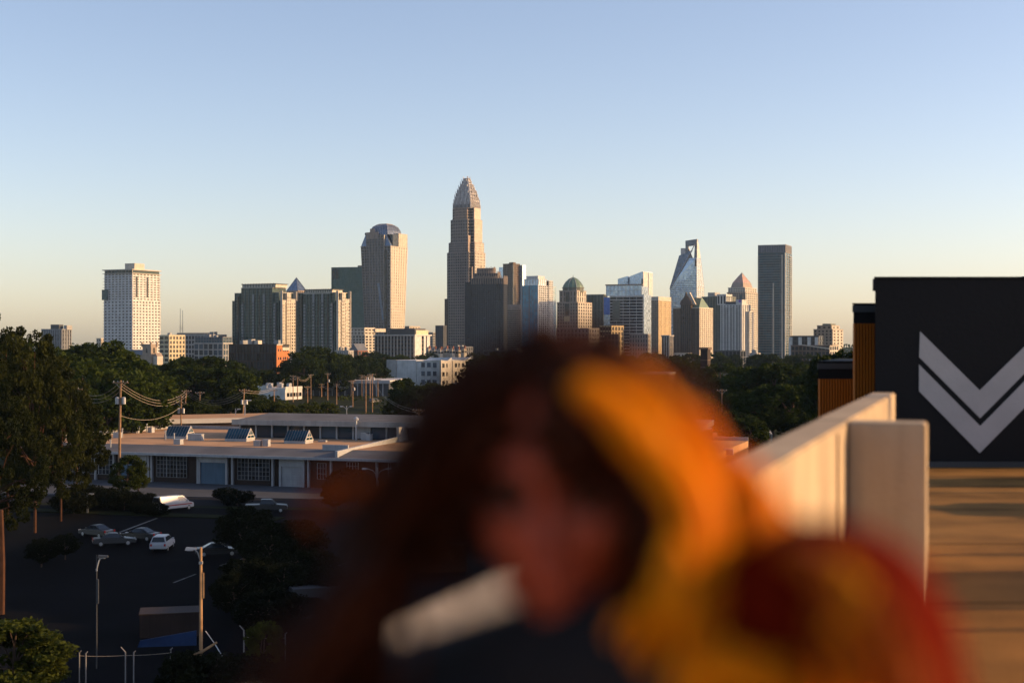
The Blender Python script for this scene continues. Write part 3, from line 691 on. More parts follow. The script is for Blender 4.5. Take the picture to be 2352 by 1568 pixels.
# shaft below the cut
T.box('core', -L, 0, 0, Rr, 0, zs, 'glass_pale')
quadgrid(T.o, (-L, 0, 0), (0, 0, 0), (0, 0, zs), (-L, 0, zs), 5, 36, .3, 1.0, .25, 'silver_fin', 'grey_metal')
quadgrid(T.o, (0, 0, 0), (0, Rr, 0), (0, Rr, zs), (0, 0, zs), 4, 30, .6, 1.4, .3, 'tan_stone', 'cream')
# upper part: left side leans in, right side tapers
U = [(-L, 0, zs), (0, 0, zs), (0, Rr, zs), (-L, Rr, zs), (T.xl(1566), 2, T.z(592)), (0, 0, T.z(592)), (0, Rr * .55, T.z(592)), (T.xl(1566), Rr * .5, T.z(592))]
hexpart('upper_core', U, 'glass_pale', T.o)
quadgrid(T.o, U[0], U[1], U[5], U[4], 4, 17, .3, .9, .25, 'silver_fin', 'grey_metal'); quadgrid(T.o, U[1], U[2], U[6], U[5], 3, 14, .5, 1.0, .25, 'silver_fin', 'cream')
# the blue sloping facet cutting the left shoulder
MB().add([(-L - .4, -.6, zs - 3), (T.xl(1560), -.6, T.z(586)), (T.xl(1592), -.8, T.z(574)), (T.xl(1563), -.75, T.z(622))], [(3, 2, 1, 0)]).build('blue_facet', 'glass_sky', T.o)
MB().tube([(-L - .3, -.9, zs - 5), (T.xl(1566), -1, T.z(618)), (T.xl(1596), -1, T.z(562))], .8, 4).build('facet_edge', 'silver_fin', T.o)
T.box('handle_leg', T.xl(1565) - 1.5, xh - .5, 1.2, 7, T.z(592), T.z(569), 'silver_fin'); T.box('handle_leg', xh, xh + 4, 1, 7, T.z(592), T.z(556), 'grey_metal')
MB().hexa([(T.xl(1594), .6, T.z(592)), (0, .6, T.z(592)), (0, 9, T.z(592)), (T.xl(1594), 9, T.z(592)), (T.xl(1596), .6, T.z(556)), (0, .6, T.z(556)), (0, 8, T.z(556)), (T.xl(1596), 8, T.z(556))]).build('handle_leg', 'grey_metal', T.o)
MB().hexa([(xh, .5, T.z(565)), (.1, .5, T.z(562)), (.1, 9, T.z(562)), (xh, 9, T.z(565)), (xh, .5, T.z(552)), (.1, .5, T.z(549)), (.1, 9, T.z(549)), (xh, 9, T.z(552))]).build('handle_bar', 'grey_metal', T.o)
MB().hexa([(.2, 1, T.z(592)), (.5, 1, T.z(592)), (.5, Rr * .5, T.z(592)), (.2, Rr * .5, T.z(592)), (.2, 1, T.z(549)), (.5, 1, T.z(549)), (.5, 11, T.z(560)), (.2, 11, T.z(560))]).build('handle_side', 'white_wall', T.o)
MB().hexa([(T.xl(1576), 5, T.z(592)), (T.xl(1588), 5, T.z(592)), (T.xl(1588), 9, T.z(592)), (T.xl(1576), 9, T.z(592)), (T.xl(1576), 5, T.z(566)), (T.xl(1579), 5, T.z(568)), (T.xl(1579), 9, T.z(568)), (T.xl(1576), 9, T.z(566))]).build('inner_brace', 'cream', T.o)
T.box('dark_slot', -2.8, -.2, -.7, 0, T.z(612), T.z(594), 'brown_stone')

# 26 gabled tower
T = Tower('office_tower', 'brown stone tower with steep central gable and green pitched roof', 1546, 1606, 1637, 1800, 30)
L, Rr = T.L, T.R; zt = T.z(708)
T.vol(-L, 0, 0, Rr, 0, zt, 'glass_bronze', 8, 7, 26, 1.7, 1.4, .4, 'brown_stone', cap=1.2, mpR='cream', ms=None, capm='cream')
T.vol(-L * .66, -L * .28, -3, Rr * .5, 0, T.z(700), 'glass_dark', 5, 3, 26, 1.0, .6, .5, 'brown_stone', cap=.6, pproud=.8)
g0, g1 = -L * .7, -L * .24; zg = T.z(700) + .6
MB().extrude_y([(g0, zg), (g1, zg), (g1 - 1, zg + 4), ((g0 + g1) / 2 + 1.2, T.z(679)), ((g0 + g1) / 2 + .8, T.z(671)), ((g0 + g1) / 2 - .8, T.z(671)), ((g0 + g1) / 2 - 1.2, T.z(679)), (g0 + 1, zg + 4)], -3.4, -1).build('gable', 'brown_stone', T.o)
MB().extrude_y([(g0 + 3, zg), (g1 + 4, zg), ((g0 + g1) / 2 + 4, T.z(671)), ((g0 + g1) / 2 + 3, T.z(671))], -.6, 2.5).build('gable', 'cream', T.o)
MB().hexa([(-L * .6, 3, zt + 1.2), (-1, 3, zt + 1.2), (-1, Rr * .8, zt + 1.2), (-L * .6, Rr * .8, zt + 1.2), (-L * .5, Rr * .3, T.z(683)), (-4, Rr * .35, T.z(683)), (-4, Rr * .45, T.z(683)), (-L * .5, Rr * .45, T.z(683))]).build('pitched_roof', 'copper_green', T.o)
for i in range(8): MB().tube([(-L * .55 + i * (L * .5) / 7, 3, zt + 1.4), (-L * .5 + i * (L * .43) / 7, Rr * .3, T.z(683))], .25, 4).build('roof_seam', 'olive_panel', T.o)

# 28 grey-green pair behind, 29 white residential, 30 pyramid tower
T = Tower('office_tower', 'grey green tower with plain top right of the gabled tower', 1612, 1668, 1690, 2050, 30)
T.vol(-T.L, 0, 0, T.R, 0, T.z(682), 'glass_green', 9, 5, 30, .9, 1.4, .4, 'olive_panel', cap=1)
T.box('penthouse', T.xl(1624), T.xl(1640), 3, T.R * .6, T.z(682) + 1, T.z(671), 'pale_concrete')
T.vol(T.xl(1648), 0, -1, T.R * .6, T.z(700), T.z(677), 'glass_dark', 3, 3, 1, 2.2, 3.0, .4, 'white_wall', cap=1)
T = Tower('apartment_tower', 'white apartment tower with dark balcony strips and a purple rooftop sign', 1655, 1703, 1722, 1680, 30)
L, Rr = T.L, T.R; zt = T.z(700)
T.vol(-L, 0, 0, Rr, 0, zt, 'glass_dark', 7, 4, 28, 1.9, 1.1, .5, 'white_wall', cap=.8, mpR='white_wall', pproud=.9)
for u in (.16, .44, .72): T.box('balcony_strip', -L * u - 1.6, -L * u + 1.2, -.7, .2, 0, zt - 3, 'glass_dark')
for u in (.16, .44, .72):
    for j in range(27): T.box('balcony', -L * u - 1.7, -L * u + 1.3, -1.5, -.7, j * zt / 28 + 1, j * zt / 28 + 1.9, 'pale_concrete')
T.box('upper_floor', -L * .8, -L * .1, 2, Rr * .8, zt + .8, T.z(692), 'charcoal_metal'); T.box('upper_floor', -L * .28, .4, 1, Rr * .6, zt, T.z(688), 'white_wall')
T.box('rooftop_sign', T.xl(1696), T.xl(1701), 1.0 - .5, 1.0 - .1, T.z(694), T.z(688.5), 'purple_sign')
T.vol(-1, 4.5, Rr * .5, Rr, 0, T.z(716), 'glass_dark', 2, 3, 22, 1.4, 1.2, .4, 'white_wall', cap=.7)
T = Tower('office_tower', 'stone tower with stepped shoulders and reddish pyramid roof', 1670, 1712, 1740, 2250, 30)
L, Rr = T.L, T.R
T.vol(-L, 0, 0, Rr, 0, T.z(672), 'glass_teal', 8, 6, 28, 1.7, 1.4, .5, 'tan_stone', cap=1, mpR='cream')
T.vol(-L * .95, -1, 1, Rr * .95, T.z(672) + 1, T.z(661), 'glass_teal', 7, 5, 2, 1.8, 1.6, .4, 'cream', cap=1)
q = [(-L * .86, 4), (-5, 4), (-5, Rr * .86), (-L * .86, Rr * .86)]
MB().prism(inset(q, .98), T.z(661) + 1, T.z(648), inset(q, .82)).build('roof_tier', 'pink_granite', T.o)
MB().prism(inset(q, .8), T.z(648), T.z(624.5), inset(q, .02)).build('pyramid_roof', 'red_tile_glass', T.o)
for j in range(7):
    k = .8 - .78 * j / 7; z = T.z(648) + (T.z(624.5) - T.z(648)) * j / 7; r_ = inset(q, k + .01)
    MB().tube([(*r_[0], z), (*r_[1], z), (*r_[2], z)], .3, 4).build('roof_seam', 'cream', T.o)
for i in range(5):
    a = inset(q, .81); MB().tube([(a[0][0] + (a[1][0] - a[0][0]) * i / 4, a[0][1], T.z(648)), ((q[0][0] + q[1][0]) / 2, (q[0][1] + q[2][1]) / 2, T.z(624))], .3, 4).build('roof_seam', 'cream', T.o)
    MB().tube([(a[1][0], a[1][1] + (a[2][1] - a[1][1]) * i / 4, T.z(648)), ((q[0][0] + q[1][0]) / 2, (q[0][1] + q[2][1]) / 2, T.z(624))], .3, 4).build('roof_seam', 'cream', T.o)
T.box('dark_slot', -L * .3, -L * .16, -.8, 0, T.z(740), T.z(676), 'glass_teal')

# 31 the tall slim tower on the right
T = Tower('apartment_tower', 'tall slim teal glass tower with thin balcony slabs, rightmost high-rise', 1741, 1804, 1818, 1700, 22)
L, Rr = T.L, T.R; zt = T.z(580)
T.vol(-L, 0, 0, Rr, 0, zt, 'glass_teal', 10, 3, 42, .3, .55, .25, 'teal_frame', 'grey_metal', cap=.5, mpR='tan_stone')
for u, zz in ((.0, 1.0), (.1, .98), (.42, .72)): T.box('white_fin', -L * u - 1.2, -L * u + .3, -1.3, 0, 0, zt * zz, 'cream')
for j in range(50):
    z = 6 + j * (zt - 8) / 50
    T.box('balcony', -L - .9, -L + 2.2, -1.0, .1, z, z + .35, 'pale_concrete'); T.box('balcony', -L * .1 - 3.6, -L * .1 - .9, -1.1, .1, z, z + .35, 'pale_concrete')
    if j < 34: T.box('balcony', -L * .42 - 2.4, -L * .42 - .9, -1.1, .1, z, z + .35, 'pale_concrete')
    T.box('balcony', .2, 1.5, Rr * .55, Rr + .8, z, z + .35, 'cream')
T.box('crown', -L, 0, 0, Rr, zt + .5, T.z(562), 'slate_roof'); quadgrid(T.o, (-L, 0, zt + .5), (0, 0, zt + .5), (0, 0, T.z(561)), (-L, 0, T.z(561)), 16, 1, .4, .4, .3, 'pale_concrete'); quadgrid(T.o, (0, 0, zt + .5), (0, Rr, zt + .5), (0, Rr, T.z(561)), (0, 0, T.z(561)), 5, 1, .8, .6, .3, 'tan_stone')

# 32 the low group on the far right
T = Tower('apartment_block', 'dark block with white framed bays right of the slim tower', 1815, 1880, 1890, 1500, 22)
T.vol(-T.L, 0, 0, T.R, 0, T.z(772), 'glass_dark', 8, 2, 6, .8, 1.2, .4, 'dark_granite', pane='pane', cap=.6)
for u in (.95, .62, .3, .04): T.box('white_bay', -T.L * u - 2.5, -T.L * u + 1, -1.2, -.3, 2, T.z(774), 'white_wall')
T = Tower('office_block', 'square stone tower block at the right end of the skyline', 1869, 1912, 1936, 1750, 35)
T.vol(-T.L, 0, 0, T.R, 0, T.z(757), 'glass_bronze', 5, 3, 10, 2.6, 1.6, .4, 'tan_stone', cap=.8, mpR='cream')
T.vol(-T.L * .85, -2, 2, T.R * .8, T.z(757) + .8, T.z(748), 'glass_bronze', 3, 2, 1, 3, 2, .3, 'tan_stone', cap=.7, mpR='cream'); T.box('penthouse', -T.L * .6, -4, 4, T.R * .6, T.z(748) + .7, T.z(743), 'olive_panel')
T = Tower('parking_garage', 'low brown garage with a sloping pale ramp edge, right end of the skyline', 1817, 1905, 1925, 1300, 25)
T.vol(-T.L, 0, 0, T.R, 0, T.z(794), 'glass_dark', 10, 4, 4, .9, 1.5, .4, 'brown_stone', cap=.6, mpR='cream', capm='brown_stone')
MB().hexa([(-T.L * .7, -1.2, T.z(793)), (0, -1.2, T.z(802)), (0, -.5, T.z(802)), (-T.L * .7, -.5, T.z(793)), (-T.L * .7, -1.2, T.z(791)), (0, -1.2, T.z(799)), (0, -.5, T.z(799)), (-T.L * .7, -.5, T.z(791))]).build('ramp_edge', 'cream', T.o)

# nearer low-rises
T = Tower('brick_block', 'dark loft building with open bays and a glowing orange brick end wall', 526, 634, 664, 900, 28)
zt = T.z(792)
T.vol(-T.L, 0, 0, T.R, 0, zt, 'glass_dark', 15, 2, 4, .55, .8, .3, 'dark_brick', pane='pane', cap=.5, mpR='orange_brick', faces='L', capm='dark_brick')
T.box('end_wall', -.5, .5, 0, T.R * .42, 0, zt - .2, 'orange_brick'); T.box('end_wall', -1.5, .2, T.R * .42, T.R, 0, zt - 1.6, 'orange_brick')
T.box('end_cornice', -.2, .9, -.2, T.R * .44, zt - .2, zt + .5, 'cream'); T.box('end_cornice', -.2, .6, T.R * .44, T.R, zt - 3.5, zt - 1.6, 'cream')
for j in range(4):
    for u in (.1, .26, .52, .66, .82): T.box('window', .3 if u > .4 else .52, .6 if u < .4 else .35, T.R * u, T.R * u + 1.1, 1 + j * zt / 4, 2.7 + j * zt / 4, 'pane')
T.box('penthouse', -T.L * .66, -T.L * .58, 3, 7, zt + .5, zt + 3.6, 'pale_concrete'); T.box('penthouse', -T.L * .52, -T.L * .44, 3, 7, zt + .5, zt + 2.8, 'cream'); rooftop(T, -T.L, -2, 3, T.R, zt + .5, 4)

T = Tower('church', 'stone church with square tower and arched window below the pale left tower', 325, 347, 362, 1050, 40, cat='church')
zt = T.z(790); a = min(T.L, T.R)
T.box('tower', -T.L * .9, 0, 0, T.R * .9, 0, zt, 'tan_stone')
for x, y in ((-T.L * .9, 0), (0, 0), (0, T.R * .9)): T.box('pinnacle', x - .7, x + .5, y - .6, y + .6, zt - 2, zt + 1.6, 'tan_stone')
for face in 'LR':
    q = MB()
    pts = [(-.9, 0), (.9, 0), (.9, 2.6), (.5, 3.6), (0, 4.1), (-.5, 3.6), (-.9, 2.6)]
    q.extrude_y(pts, -.15, .1)
    o = q.build('window', 'pane', T.o, (-T.L * .45, 0, zt - 6.5) if face == 'L' else (0, T.R * .45, zt - 6.5))
    if face == 'R': o.rotation_euler = (0, 0, math.pi / 2)
T.box('nave', -T.L * 2.8, -T.L * .9, 1, T.R * 1.2, 0, T.z(815), 'tan_stone'); MB().hexa([(-T.L * 2.8, .5, T.z(815)), (-T.L * .9, .5, T.z(815)), (-T.L * .9, T.R * 1.3, T.z(815)), (-T.L * 2.8, T.R * 1.3, T.z(815)), (-T.L * 2.6, T.R * .6, T.z(803)), (-T.L * .9, T.R * .6, T.z(803)), (-T.L * .9, T.R * .65, T.z(803)), (-T.L * 2.6, T.R * .65, T.z(803))]).build('nave_roof', 'slate_roof', T.o)
T.box('porch', .2, 5, T.R * .3, T.R * 1.2, 0, T.z(818), 'cream'); MB().extrude_y([(.2, T.z(818)), (5, T.z(818)), (2.6, T.z(810))], T.R * .3, T.R * 1.2).build('porch_roof', 'tan_stone', T.o)

# row of small cream gabled houses
for i in range(7):
    px = 978 + i * 13.5
    nm = ['first', 'second', 'third', 'fourth', 'fifth', 'sixth', 'seventh'][i]
    T = Tower('town_house', f'cream gabled town house, {nm} from the left in the row below the tallest tower', px, px + 6.5, px + 13, 1150 + (i % 2) * 4, 42, cat='house', group='row of cream town houses')
    z1 = T.z(803 + (i % 3)); T.box('wall', -T.L, 0, 0, T.R, 0, z1, 'cream')
    MB().hexa([(-T.L - .3, -.3, z1), (.3, -.3, z1), (.3, T.R, z1), (-T.L - .3, T.R, z1), (-T.L * .6, T.R * .3, z1 + 2.4), (-T.L * .4, T.R * .3, z1 + 2.4), (-T.L * .4, T.R * .7, z1 + 2.4), (-T.L * .6, T.R * .7, z1 + 2.4)]).build('roof', 'slate_roof' if i % 2 else 'tan_stone', T.o)
    T.box('chimney', -T.L * .3, -T.L * .3 + .9, T.R * .4, T.R * .4 + .9, z1, z1 + 3.2, 'red_brick')
    for j in range(2):
        T.box('window', .0, .12, T.R * .2 + j * T.R * .4, T.R * .2 + j * T.R * .4 + 1.1, z1 - 2.4, z1 - .9, 'pane')
        T.box('window', -T.L * .7 + j * T.L * .4, -T.L * .7 + j * T.L * .4 + 1.1, -.12, 0, z1 - 2.4, z1 - .9, 'pane')

# white three-storey building in the middle distance
T = Tower('studio_building', 'white three-storey building with blank left wall and sawtooth sunlit end', 890, 1012, 1083, 720, 32)
L, Rr = T.L, T.R; zt = T.z(829); zb = T.xl(956)
T.box('blank_wall', -L, zb, 0, Rr * .9, 0, zt + .3, 'white_wall'); T.box('wall', zb, 0, .3, Rr, 0, zt, 'white_wall')
T.box('blank_wall_return', -L - .3, -L + 6, -.4, 0, 0, zt + .5, 'pale_concrete')
quadgrid(T.o, (zb, .3, 0), (0, .3, 0), (0, .3, zt), (zb, .3, zt), 1, 0, .1, .1, .1, None)
for j in range(3):
    for i in range(3):
        x = zb + (0 - zb) * (.2 + i * .24); z = .9 + j * zt / 3 + .3
        wo = MB().box(0, 2.2, -.1, 0, 0, 2.3).build('window', 'pane_blue', T.o, (x, .3, z))
        for a in (0, .72, 1.44, 2.1): boxpart('mullion', a, a + .1, -.16, -.1, 0, 2.3, 'white_paint', wo)
        boxpart('sill', -.15, 2.35, -.3, 0, -.2, -.05, 'pale_concrete', wo)
for s_, (u0, u1) in enumerate(((0.0, .34), (.36, .98))):
    y0, y1 = Rr * u0, Rr * u1
    MB().add([(0 - 14, y0, zt), (.2, y0, zt), (.2, y1, zt), (-14, y1, zt), (-14, y0, zt - .2), (.2, y0, zt + .6), (.2, y1, zt + 1.8), (-14, y1, zt + 1.5), (.2, (y0 + y1) / 2, zt - .3), (-14, (y0 + y1) / 2, zt - .3)], [(1, 2, 6, 8, 5), (0, 4, 9, 7, 3), (5, 8, 9, 4), (8, 6, 7, 9), (2, 3, 7, 6), (0, 1, 5, 4)]).build('sawtooth_roof', 'white_wall', T.o)
    T.box('end_wall', -1, .25 + s_ * .1, y0 + .1, y1, 0, zt - .05, 'cream')
    for j in range(3):
        n = 2 if s_ == 0 else 4
        for i in range(n):
            y = y0 + (y1 - y0) * (.12 + i * (.76 / n)); ww = 1.8 if (i % 2 == 0) else .8
            wo = T.box('window', .2 + s_ * .1, .42 + s_ * .1, y, y + ww, 1 + j * zt / 3, 3.1 + j * zt / 3, 'pane')
T.box('green_sign', .36, .5, Rr * .86, Rr * .93, zt - 1.6, zt - .9, 'copper_green')

# long low white roofed warehouse in the middle distance
T = Tower('white_warehouse', 'long low warehouse with a bright white roof behind the pole cluster', 690, 893, 904, 600, 6)
zt = 6.0
T.box('wall', -T.L, 0, 0, 30, 0, zt, 'charcoal_metal'); T.box('roof', -T.L - .5, .5, -.6, 42, zt, zt + .5, 'membrane_roof'); T.box('fascia', -T.L - .5, .6, -.8, -.6, zt - .8, zt + .6, 'white_paint')
for i in range(14): T.box('wall_post', -T.L + i * T.L / 14, -T.L + i * T.L / 14 + .4, -.3, 0, 0, zt - .8, 'white_paint')
for i in range(12): T.box('roof_vent', -T.L * rnd.random(), 0, 0, 0, 0, 0, 'white_paint') if False else boxpart('roof_vent', *(lambda x, y: (x, x + 1.2, y, y + 1.2))(-T.L * rnd.uniform(.05, .95), rnd.uniform(3, 30)), zt + .5, zt + rnd.uniform(1.2, 2.0), 'white_paint', T.o)
T = Tower('white_workshop', 'white walled workshop with stepped parapet left of the long white roof', 573, 655, 694, 560, 30)
zt = T.z(893)
T.box('wall', -T.L, 0, 0, T.R, 0, zt, 'white_wall'); T.box('parapet', -T.L, -T.L * .5, -.2, .1, zt, zt + 1.3, 'white_wall'); T.box('parapet', -.2, .15, 0, T.R, zt - .2, zt + .8, 'white_wall')
T.box('roof', -T.L + .2, -.2, .1, T.R, zt, zt + .3, 'membrane_roof')
for i in range(7): boxpart('roof_vent', *(lambda x, y: (x, x + 1.3, y, y + 1.3))(-T.L * (.1 + .12 * i), rnd.uniform(2, T.R - 3)), zt + .3, zt + rnd.uniform(1.4, 2.6), 'white_paint', T.o)
for i in range(5): T.box('window', .0, .12, T.R * (.1 + i * .18), T.R * (.1 + i * .18) + 1.4, 1.2, 2.7, 'pane')
T = Tower('brick_shed', 'low dark brick shed with pale roof edge right of the white studio building', 1040, 1130, 1150, 560, 20)
T.box('wall', -T.L, 0, 0, T.R, 0, T.z(884), 'dark_brick'); T.box('roof', -T.L - .4, .4, -.4, T.R, T.z(884), T.z(880), 'pale_concrete'); quadgrid(T.o, (-T.L, 0, 0), (0, 0, 0), (0, 0, T.z(884)), (-T.L, 0, T.z(884)), 8, 2, 1.2, .8, .2, 'red_brick')
# dark low-rises in front of the right towers
T = Tower('brick_chimney', 'tall square dark brick chimney standing among trees left of the slim tower', 1609, 1625, 1632, 520, 25, cat='chimney')
T.box('shaft', -T.L, 0, 0, T.R, 0, T.z(803), 'dark_brick'); T.box('cap', -T.L - .4, .4, -.4, T.R + .4, T.z(803), T.z(798), 'brown_stone')
for j in range(6): T.box('band', -T.L - .08, .08, -.08, T.R, 3 + j * 2.6, 3.3 + j * 2.6, 'brown_stone')
T = Tower('brick_hall', 'red brick hall with small round windows under a pale cornice, partly behind the hair', 1440, 1536, 1550, 560, 14)
zt = T.z(860); T.box('wall', -T.L, 0, 0, T.R, 0, zt, 'red_brick'); T.box('cornice', -T.L - .3, .3, -.35, T.R, zt, zt + .7, 'pale_concrete')
for i in range(8): MB().lathe([(.7, 0), (.7, .15)], 12).build('window', 'pane', T.o, (-T.L * (.06 + i * .07), 0, zt - 2.2)).rotation_euler = (math.pi / 2, 0, 0)
T = Tower('office_block', 'black flat roofed block below the white apartment tower', 1640, 1700, 1712, 1150, 20)
T.vol(-T.L, 0, 0, T.R, 0, T.z(806), 'glass_dark', 7, 2, 3, .8, .8, .3, 'charcoal_metal', cap=.5)
T = Tower('office_block', 'small sunlit pale block below the gabled tower', 1548, 1580, 1588, 1150, 20)
T.vol(-T.L, 0, 0, T.R, 0, T.z(812), 'glass_dark', 4, 2, 3, 1.6, 1.5, .3, 'cream', cap=.5)
T = Tower('white_house', 'small white house with dark windows among trees below the slim tower', 1676, 1692, 1716, 600, 45, cat='house')
T.box('wall', -T.L, 0, 0, T.R, 0, T.z(862), 'white_wall'); MB().extrude_y([(-T.L - .3, T.z(862)), (.3, T.z(862)), (-T.L / 2, T.z(852))], -.3, T.R).build('roof', 'grey_roof', T.o)
for j in range(2):
    for i in range(3): T.box('window', .0, .1, T.R * (.12 + .3 * i), T.R * (.12 + .3 * i) + .9, 3 + j * 2.6, 4.4 + j * 2.6, 'pane')
    for i in range(2): T.box('window', -T.L * (.75 - .4 * i), -T.L * (.75 - .4 * i) + .8, -.1, 0, 3 + j * 2.6, 4.4 + j * 2.6, 'pane')
for (lab, xl_, xc_, xr_, yt, d, m) in (('low grey roof block left of the slim tower base', 1722, 1738, 1746, 812, 1200, 'pale_concrete'), ('low sunlit orange block right of the slim tower base', 1862, 1868, 1880, 830, 1000, 'orange_brick'), ('low dark block with flat roof under the blue glass tower', 1110, 1190, 1204, 806, 1300, 'charcoal_metal'),
        ('low brown block beside the foot of the blue glass tower', 1240, 1262, 1276, 800, 1350, 'orange_brick'), ('low grey block at the foot of the dark stepped tower', 1040, 1070, 1086, 797, 1450, 'slate_roof'), ('flat pale block below the cream stepped block', 770, 800, 812, 806, 1250, 'pale_concrete')):
    T = Tower('office_block', lab, xl_, xc_, xr_, d, 30)
    T.vol(-T.L, 0, 0, T.R, 0, T.z(yt), 'glass_dark', 6, 3, 4, 1.6, 1.4, .3, m, cap=.6); rooftop(T, -T.L, -2, 1, max(5, T.R), T.z(yt) + .6, 3)

# ------------------------------------------------------------------ the near warehouse
WA = Vector((-32.1, 224.0)); WR = math.atan2(-.315, .949)
WH = empty('warehouse', (WA.x, WA.y, 0), WR, 'long low brick warehouse with tan gravel roof, white doors and grid windows', 'warehouse')
cw, sw = math.cos(WR), math.sin(WR)
def wu(px):                                  # position along the front seen at a pixel
    t = (px - 1176) / F; return (t * WA.y - WA.x) / (cw - sw * t)
X0, X1, WD, EH = wu(60), 62.0, 46.0, 4.6
WHs = boxpart('wall', X0, X1, 0.35, WD, 0, EH, 'dark_brick', WH)
# roof: front strip slopes to the eave, behind it the flat gravel roof
MB().hexa([(X0 - .5, -1.0, EH), (X1, -1.0, EH), (X1, 5, EH), (X0 - .5, 5, EH), (X0 - .5, -1.0, EH + .25), (X1, -1.0, EH + .25), (X1, 5, EH + 1.1), (X0 - .5, 5, EH + 1.1)]).build('front_roof', 'grey_roof', WH)
boxpart('roof', X0 - .5, X1, 5, WD, EH, EH + 1.104, 'gravel_roof', WH)
boxpart('gutter', X0 - .6, X1, -1.25, -1.0, EH - .12, EH + .3, 'white_paint', WH)
boxpart('back_parapet', X0, X1, WD - .3, WD + .02, EH, EH + 1.7, 'white_paint', WH)
boxpart('side_parapet', X0 - .8, X0 - .4, -.5, WD, EH, EH + 1.9, 'white_paint', WH)
# firewall crossing the roof, higher at its far end
fx = wu(773)
MB().hexa([(fx, -.6, EH + .3), (fx + .45, -.6, EH + .3), (fx + .45, WD * .52, EH + .3), (fx, WD * .52, EH + .3), (fx, -.6, EH + 1.3), (fx + .45, -.6, EH + 1.3), (fx + .45, WD * .52, EH + 2.0), (fx, WD * .52, EH + 2.0)]).build('firewall', 'white_paint', WH)
boxpart('firewall', fx, fx + .45, WD * .52, WD * .8, EH, EH + 3.6, 'membrane_roof', WH); boxpart('firewall_return', fx - 4.5, fx, 4.2, 4.5, EH + .9, EH + 1.9, 'white_paint', WH)
for px in (122, 136, 178, 191, 219, 261, 341, 348, 454, 533.5, 626, 708, 760, 865, 914):
    u = wu(px); boxpart('wall_post', u - .14, u + .14, -.14, .35, 0, EH, 'white_paint', WH)
def gridwin(p0, p1, z0, z1, nx, nz, heavy=()):
    u0, u1 = wu(p0), wu(p1)
    f = MB().box(0, u1 - u0, 0, .06, 0, z1 - z0).build('window', 'glass_dark', WH, (u0, .2, z0))
    for i in range(nx):
        for j in range(nz):
            a = (u1 - u0) / nx; b_ = (z1 - z0) / nz
            boxpart('pane', i * a + .06, (i + 1) * a - .06, -.03, 0, j * b_ + .05, (j + 1) * b_ - .05, 'pane', f)
    for i in range(nx + 1): boxpart('muntin', i * (u1 - u0) / nx - .035, i * (u1 - u0) / nx + .035, -.09, -.03, 0, z1 - z0, 'white_paint' if i in heavy else 'grey_metal', f)
    for j in range(nz + 1): boxpart('muntin', 0, u1 - u0, -.08, -.03, j * (z1 - z0) / nz - .03, j * (z1 - z0) / nz + .03, 'grey_metal', f)
gridwin(124, 176, .6, 4.0, 5, 5, (0, 2, 5)); gridwin(193, 258, 1.0, 4.2, 8, 4, (4,)); gridwin(359, 428, .9, 4.3, 9, 5, (3, 6)); gridwin(545, 618, .9, 4.3, 9, 5, (3, 6)); gridwin(728, 748, 1.4, 3.9, 3, 3, (0, 3)); gridwin(796, 822, 1.2, 4.2, 4, 5, (4,)); gridwin(891, 912, .9, 4.2, 4, 5, (0, 4))
gridwin(60, 110, .9, 4.2, 8, 5, (3,))
def dock_door(p0, p1, top, m):
    u0, u1 = wu(p0), wu(p1)
    boxpart('door_header', u0, u1, -.05, .34, top, EH - .05, 'white_paint', WH)
    boxpart('door_jamb', u0, u0 + .35, -.08, .34, 0, top, 'white_paint', WH); boxpart('door_jamb', u1 - .35, u1, -.08, .34, 0, top, 'white_paint', WH)
    dr = MB().box(0, u1 - u0 - .7, 0, .08, 0, top).build('dock_door', m, WH, (u0 + .35, .2, 0))
    for j in range(8): boxpart('door_panel', .03, u1 - u0 - .73, -.05, 0, j * top / 8 + .03, (j + 1) * top / 8 - .03, m, dr)
dock_door(272, 337, 3.5, 'door_blue'); dock_door(455, 522, 3.5, 'door_blue'); dock_door(641, 699, 3.2, 'white_paint')
# things on the roof: gabled skylights, vents and plant, each its own thing
RT = EH + 1.104
def wpt(u, v, z): return (WA.x + cw * u - sw * v, WA.y + sw * u + cw * v, z)
def roofpix(px, py, z=RT):
    x, y = G(px, py, z); dx, dy = x - WA.x, y - WA.y
    return dx * cw + dy * sw, -dx * sw + dy * cw
for lab, pl, pr, py in (('left', 367, 428, 1008), ('middle', 507, 566, 1014), ('right', 644, 701, 1019)):
    u1, v = roofpix(pr, py); u0, _ = roofpix(pl, py)
    s = empty('skylight', wpt(u0, v, RT), WR, f'gabled glass skylight with white triangular end on the gravel roof, the {lab} one', 'skylight', 'skylights on the warehouse roof')
    ln = u1 - u0; wd, h = 3.0, 1.75
    boxpart('kerb', 0, ln, 0, wd, 0, .45, 'white_paint', s)
    MB().add([(0, 0, .45), (ln, 0, .45), (ln, wd, .45), (0, wd, .45), (0, wd / 2, .4 + h), (ln, wd / 2, .4 + h)], [(0, 1, 5, 4), (2, 3, 4, 5), (1, 2, 5), (3, 0, 4)]).build('glazing', 'glass_teal', s)
    for i in range(9): MB().tube([(ln * i / 8, -.02, .47), (ln * i / 8, wd / 2, .44 + h), (ln * i / 8, wd + .02, .47)], .05 if i < 8 else .11, 4).build('glazing_bar', 'slate_roof' if i < 8 else 'membrane_roof', s)
    MB().tube([(ln + .02, wd / 2, .45), (ln + .02, wd / 2, .4 + h)], .07, 4).build('end_post', 'membrane_roof', s)
    for zz, ww in ((.45, wd), (1.0, wd * .62)): boxpart('end_rail', ln - .03, ln + .06, wd / 2 - ww / 2, wd / 2 + ww / 2, zz, zz + .14, 'membrane_roof', s)
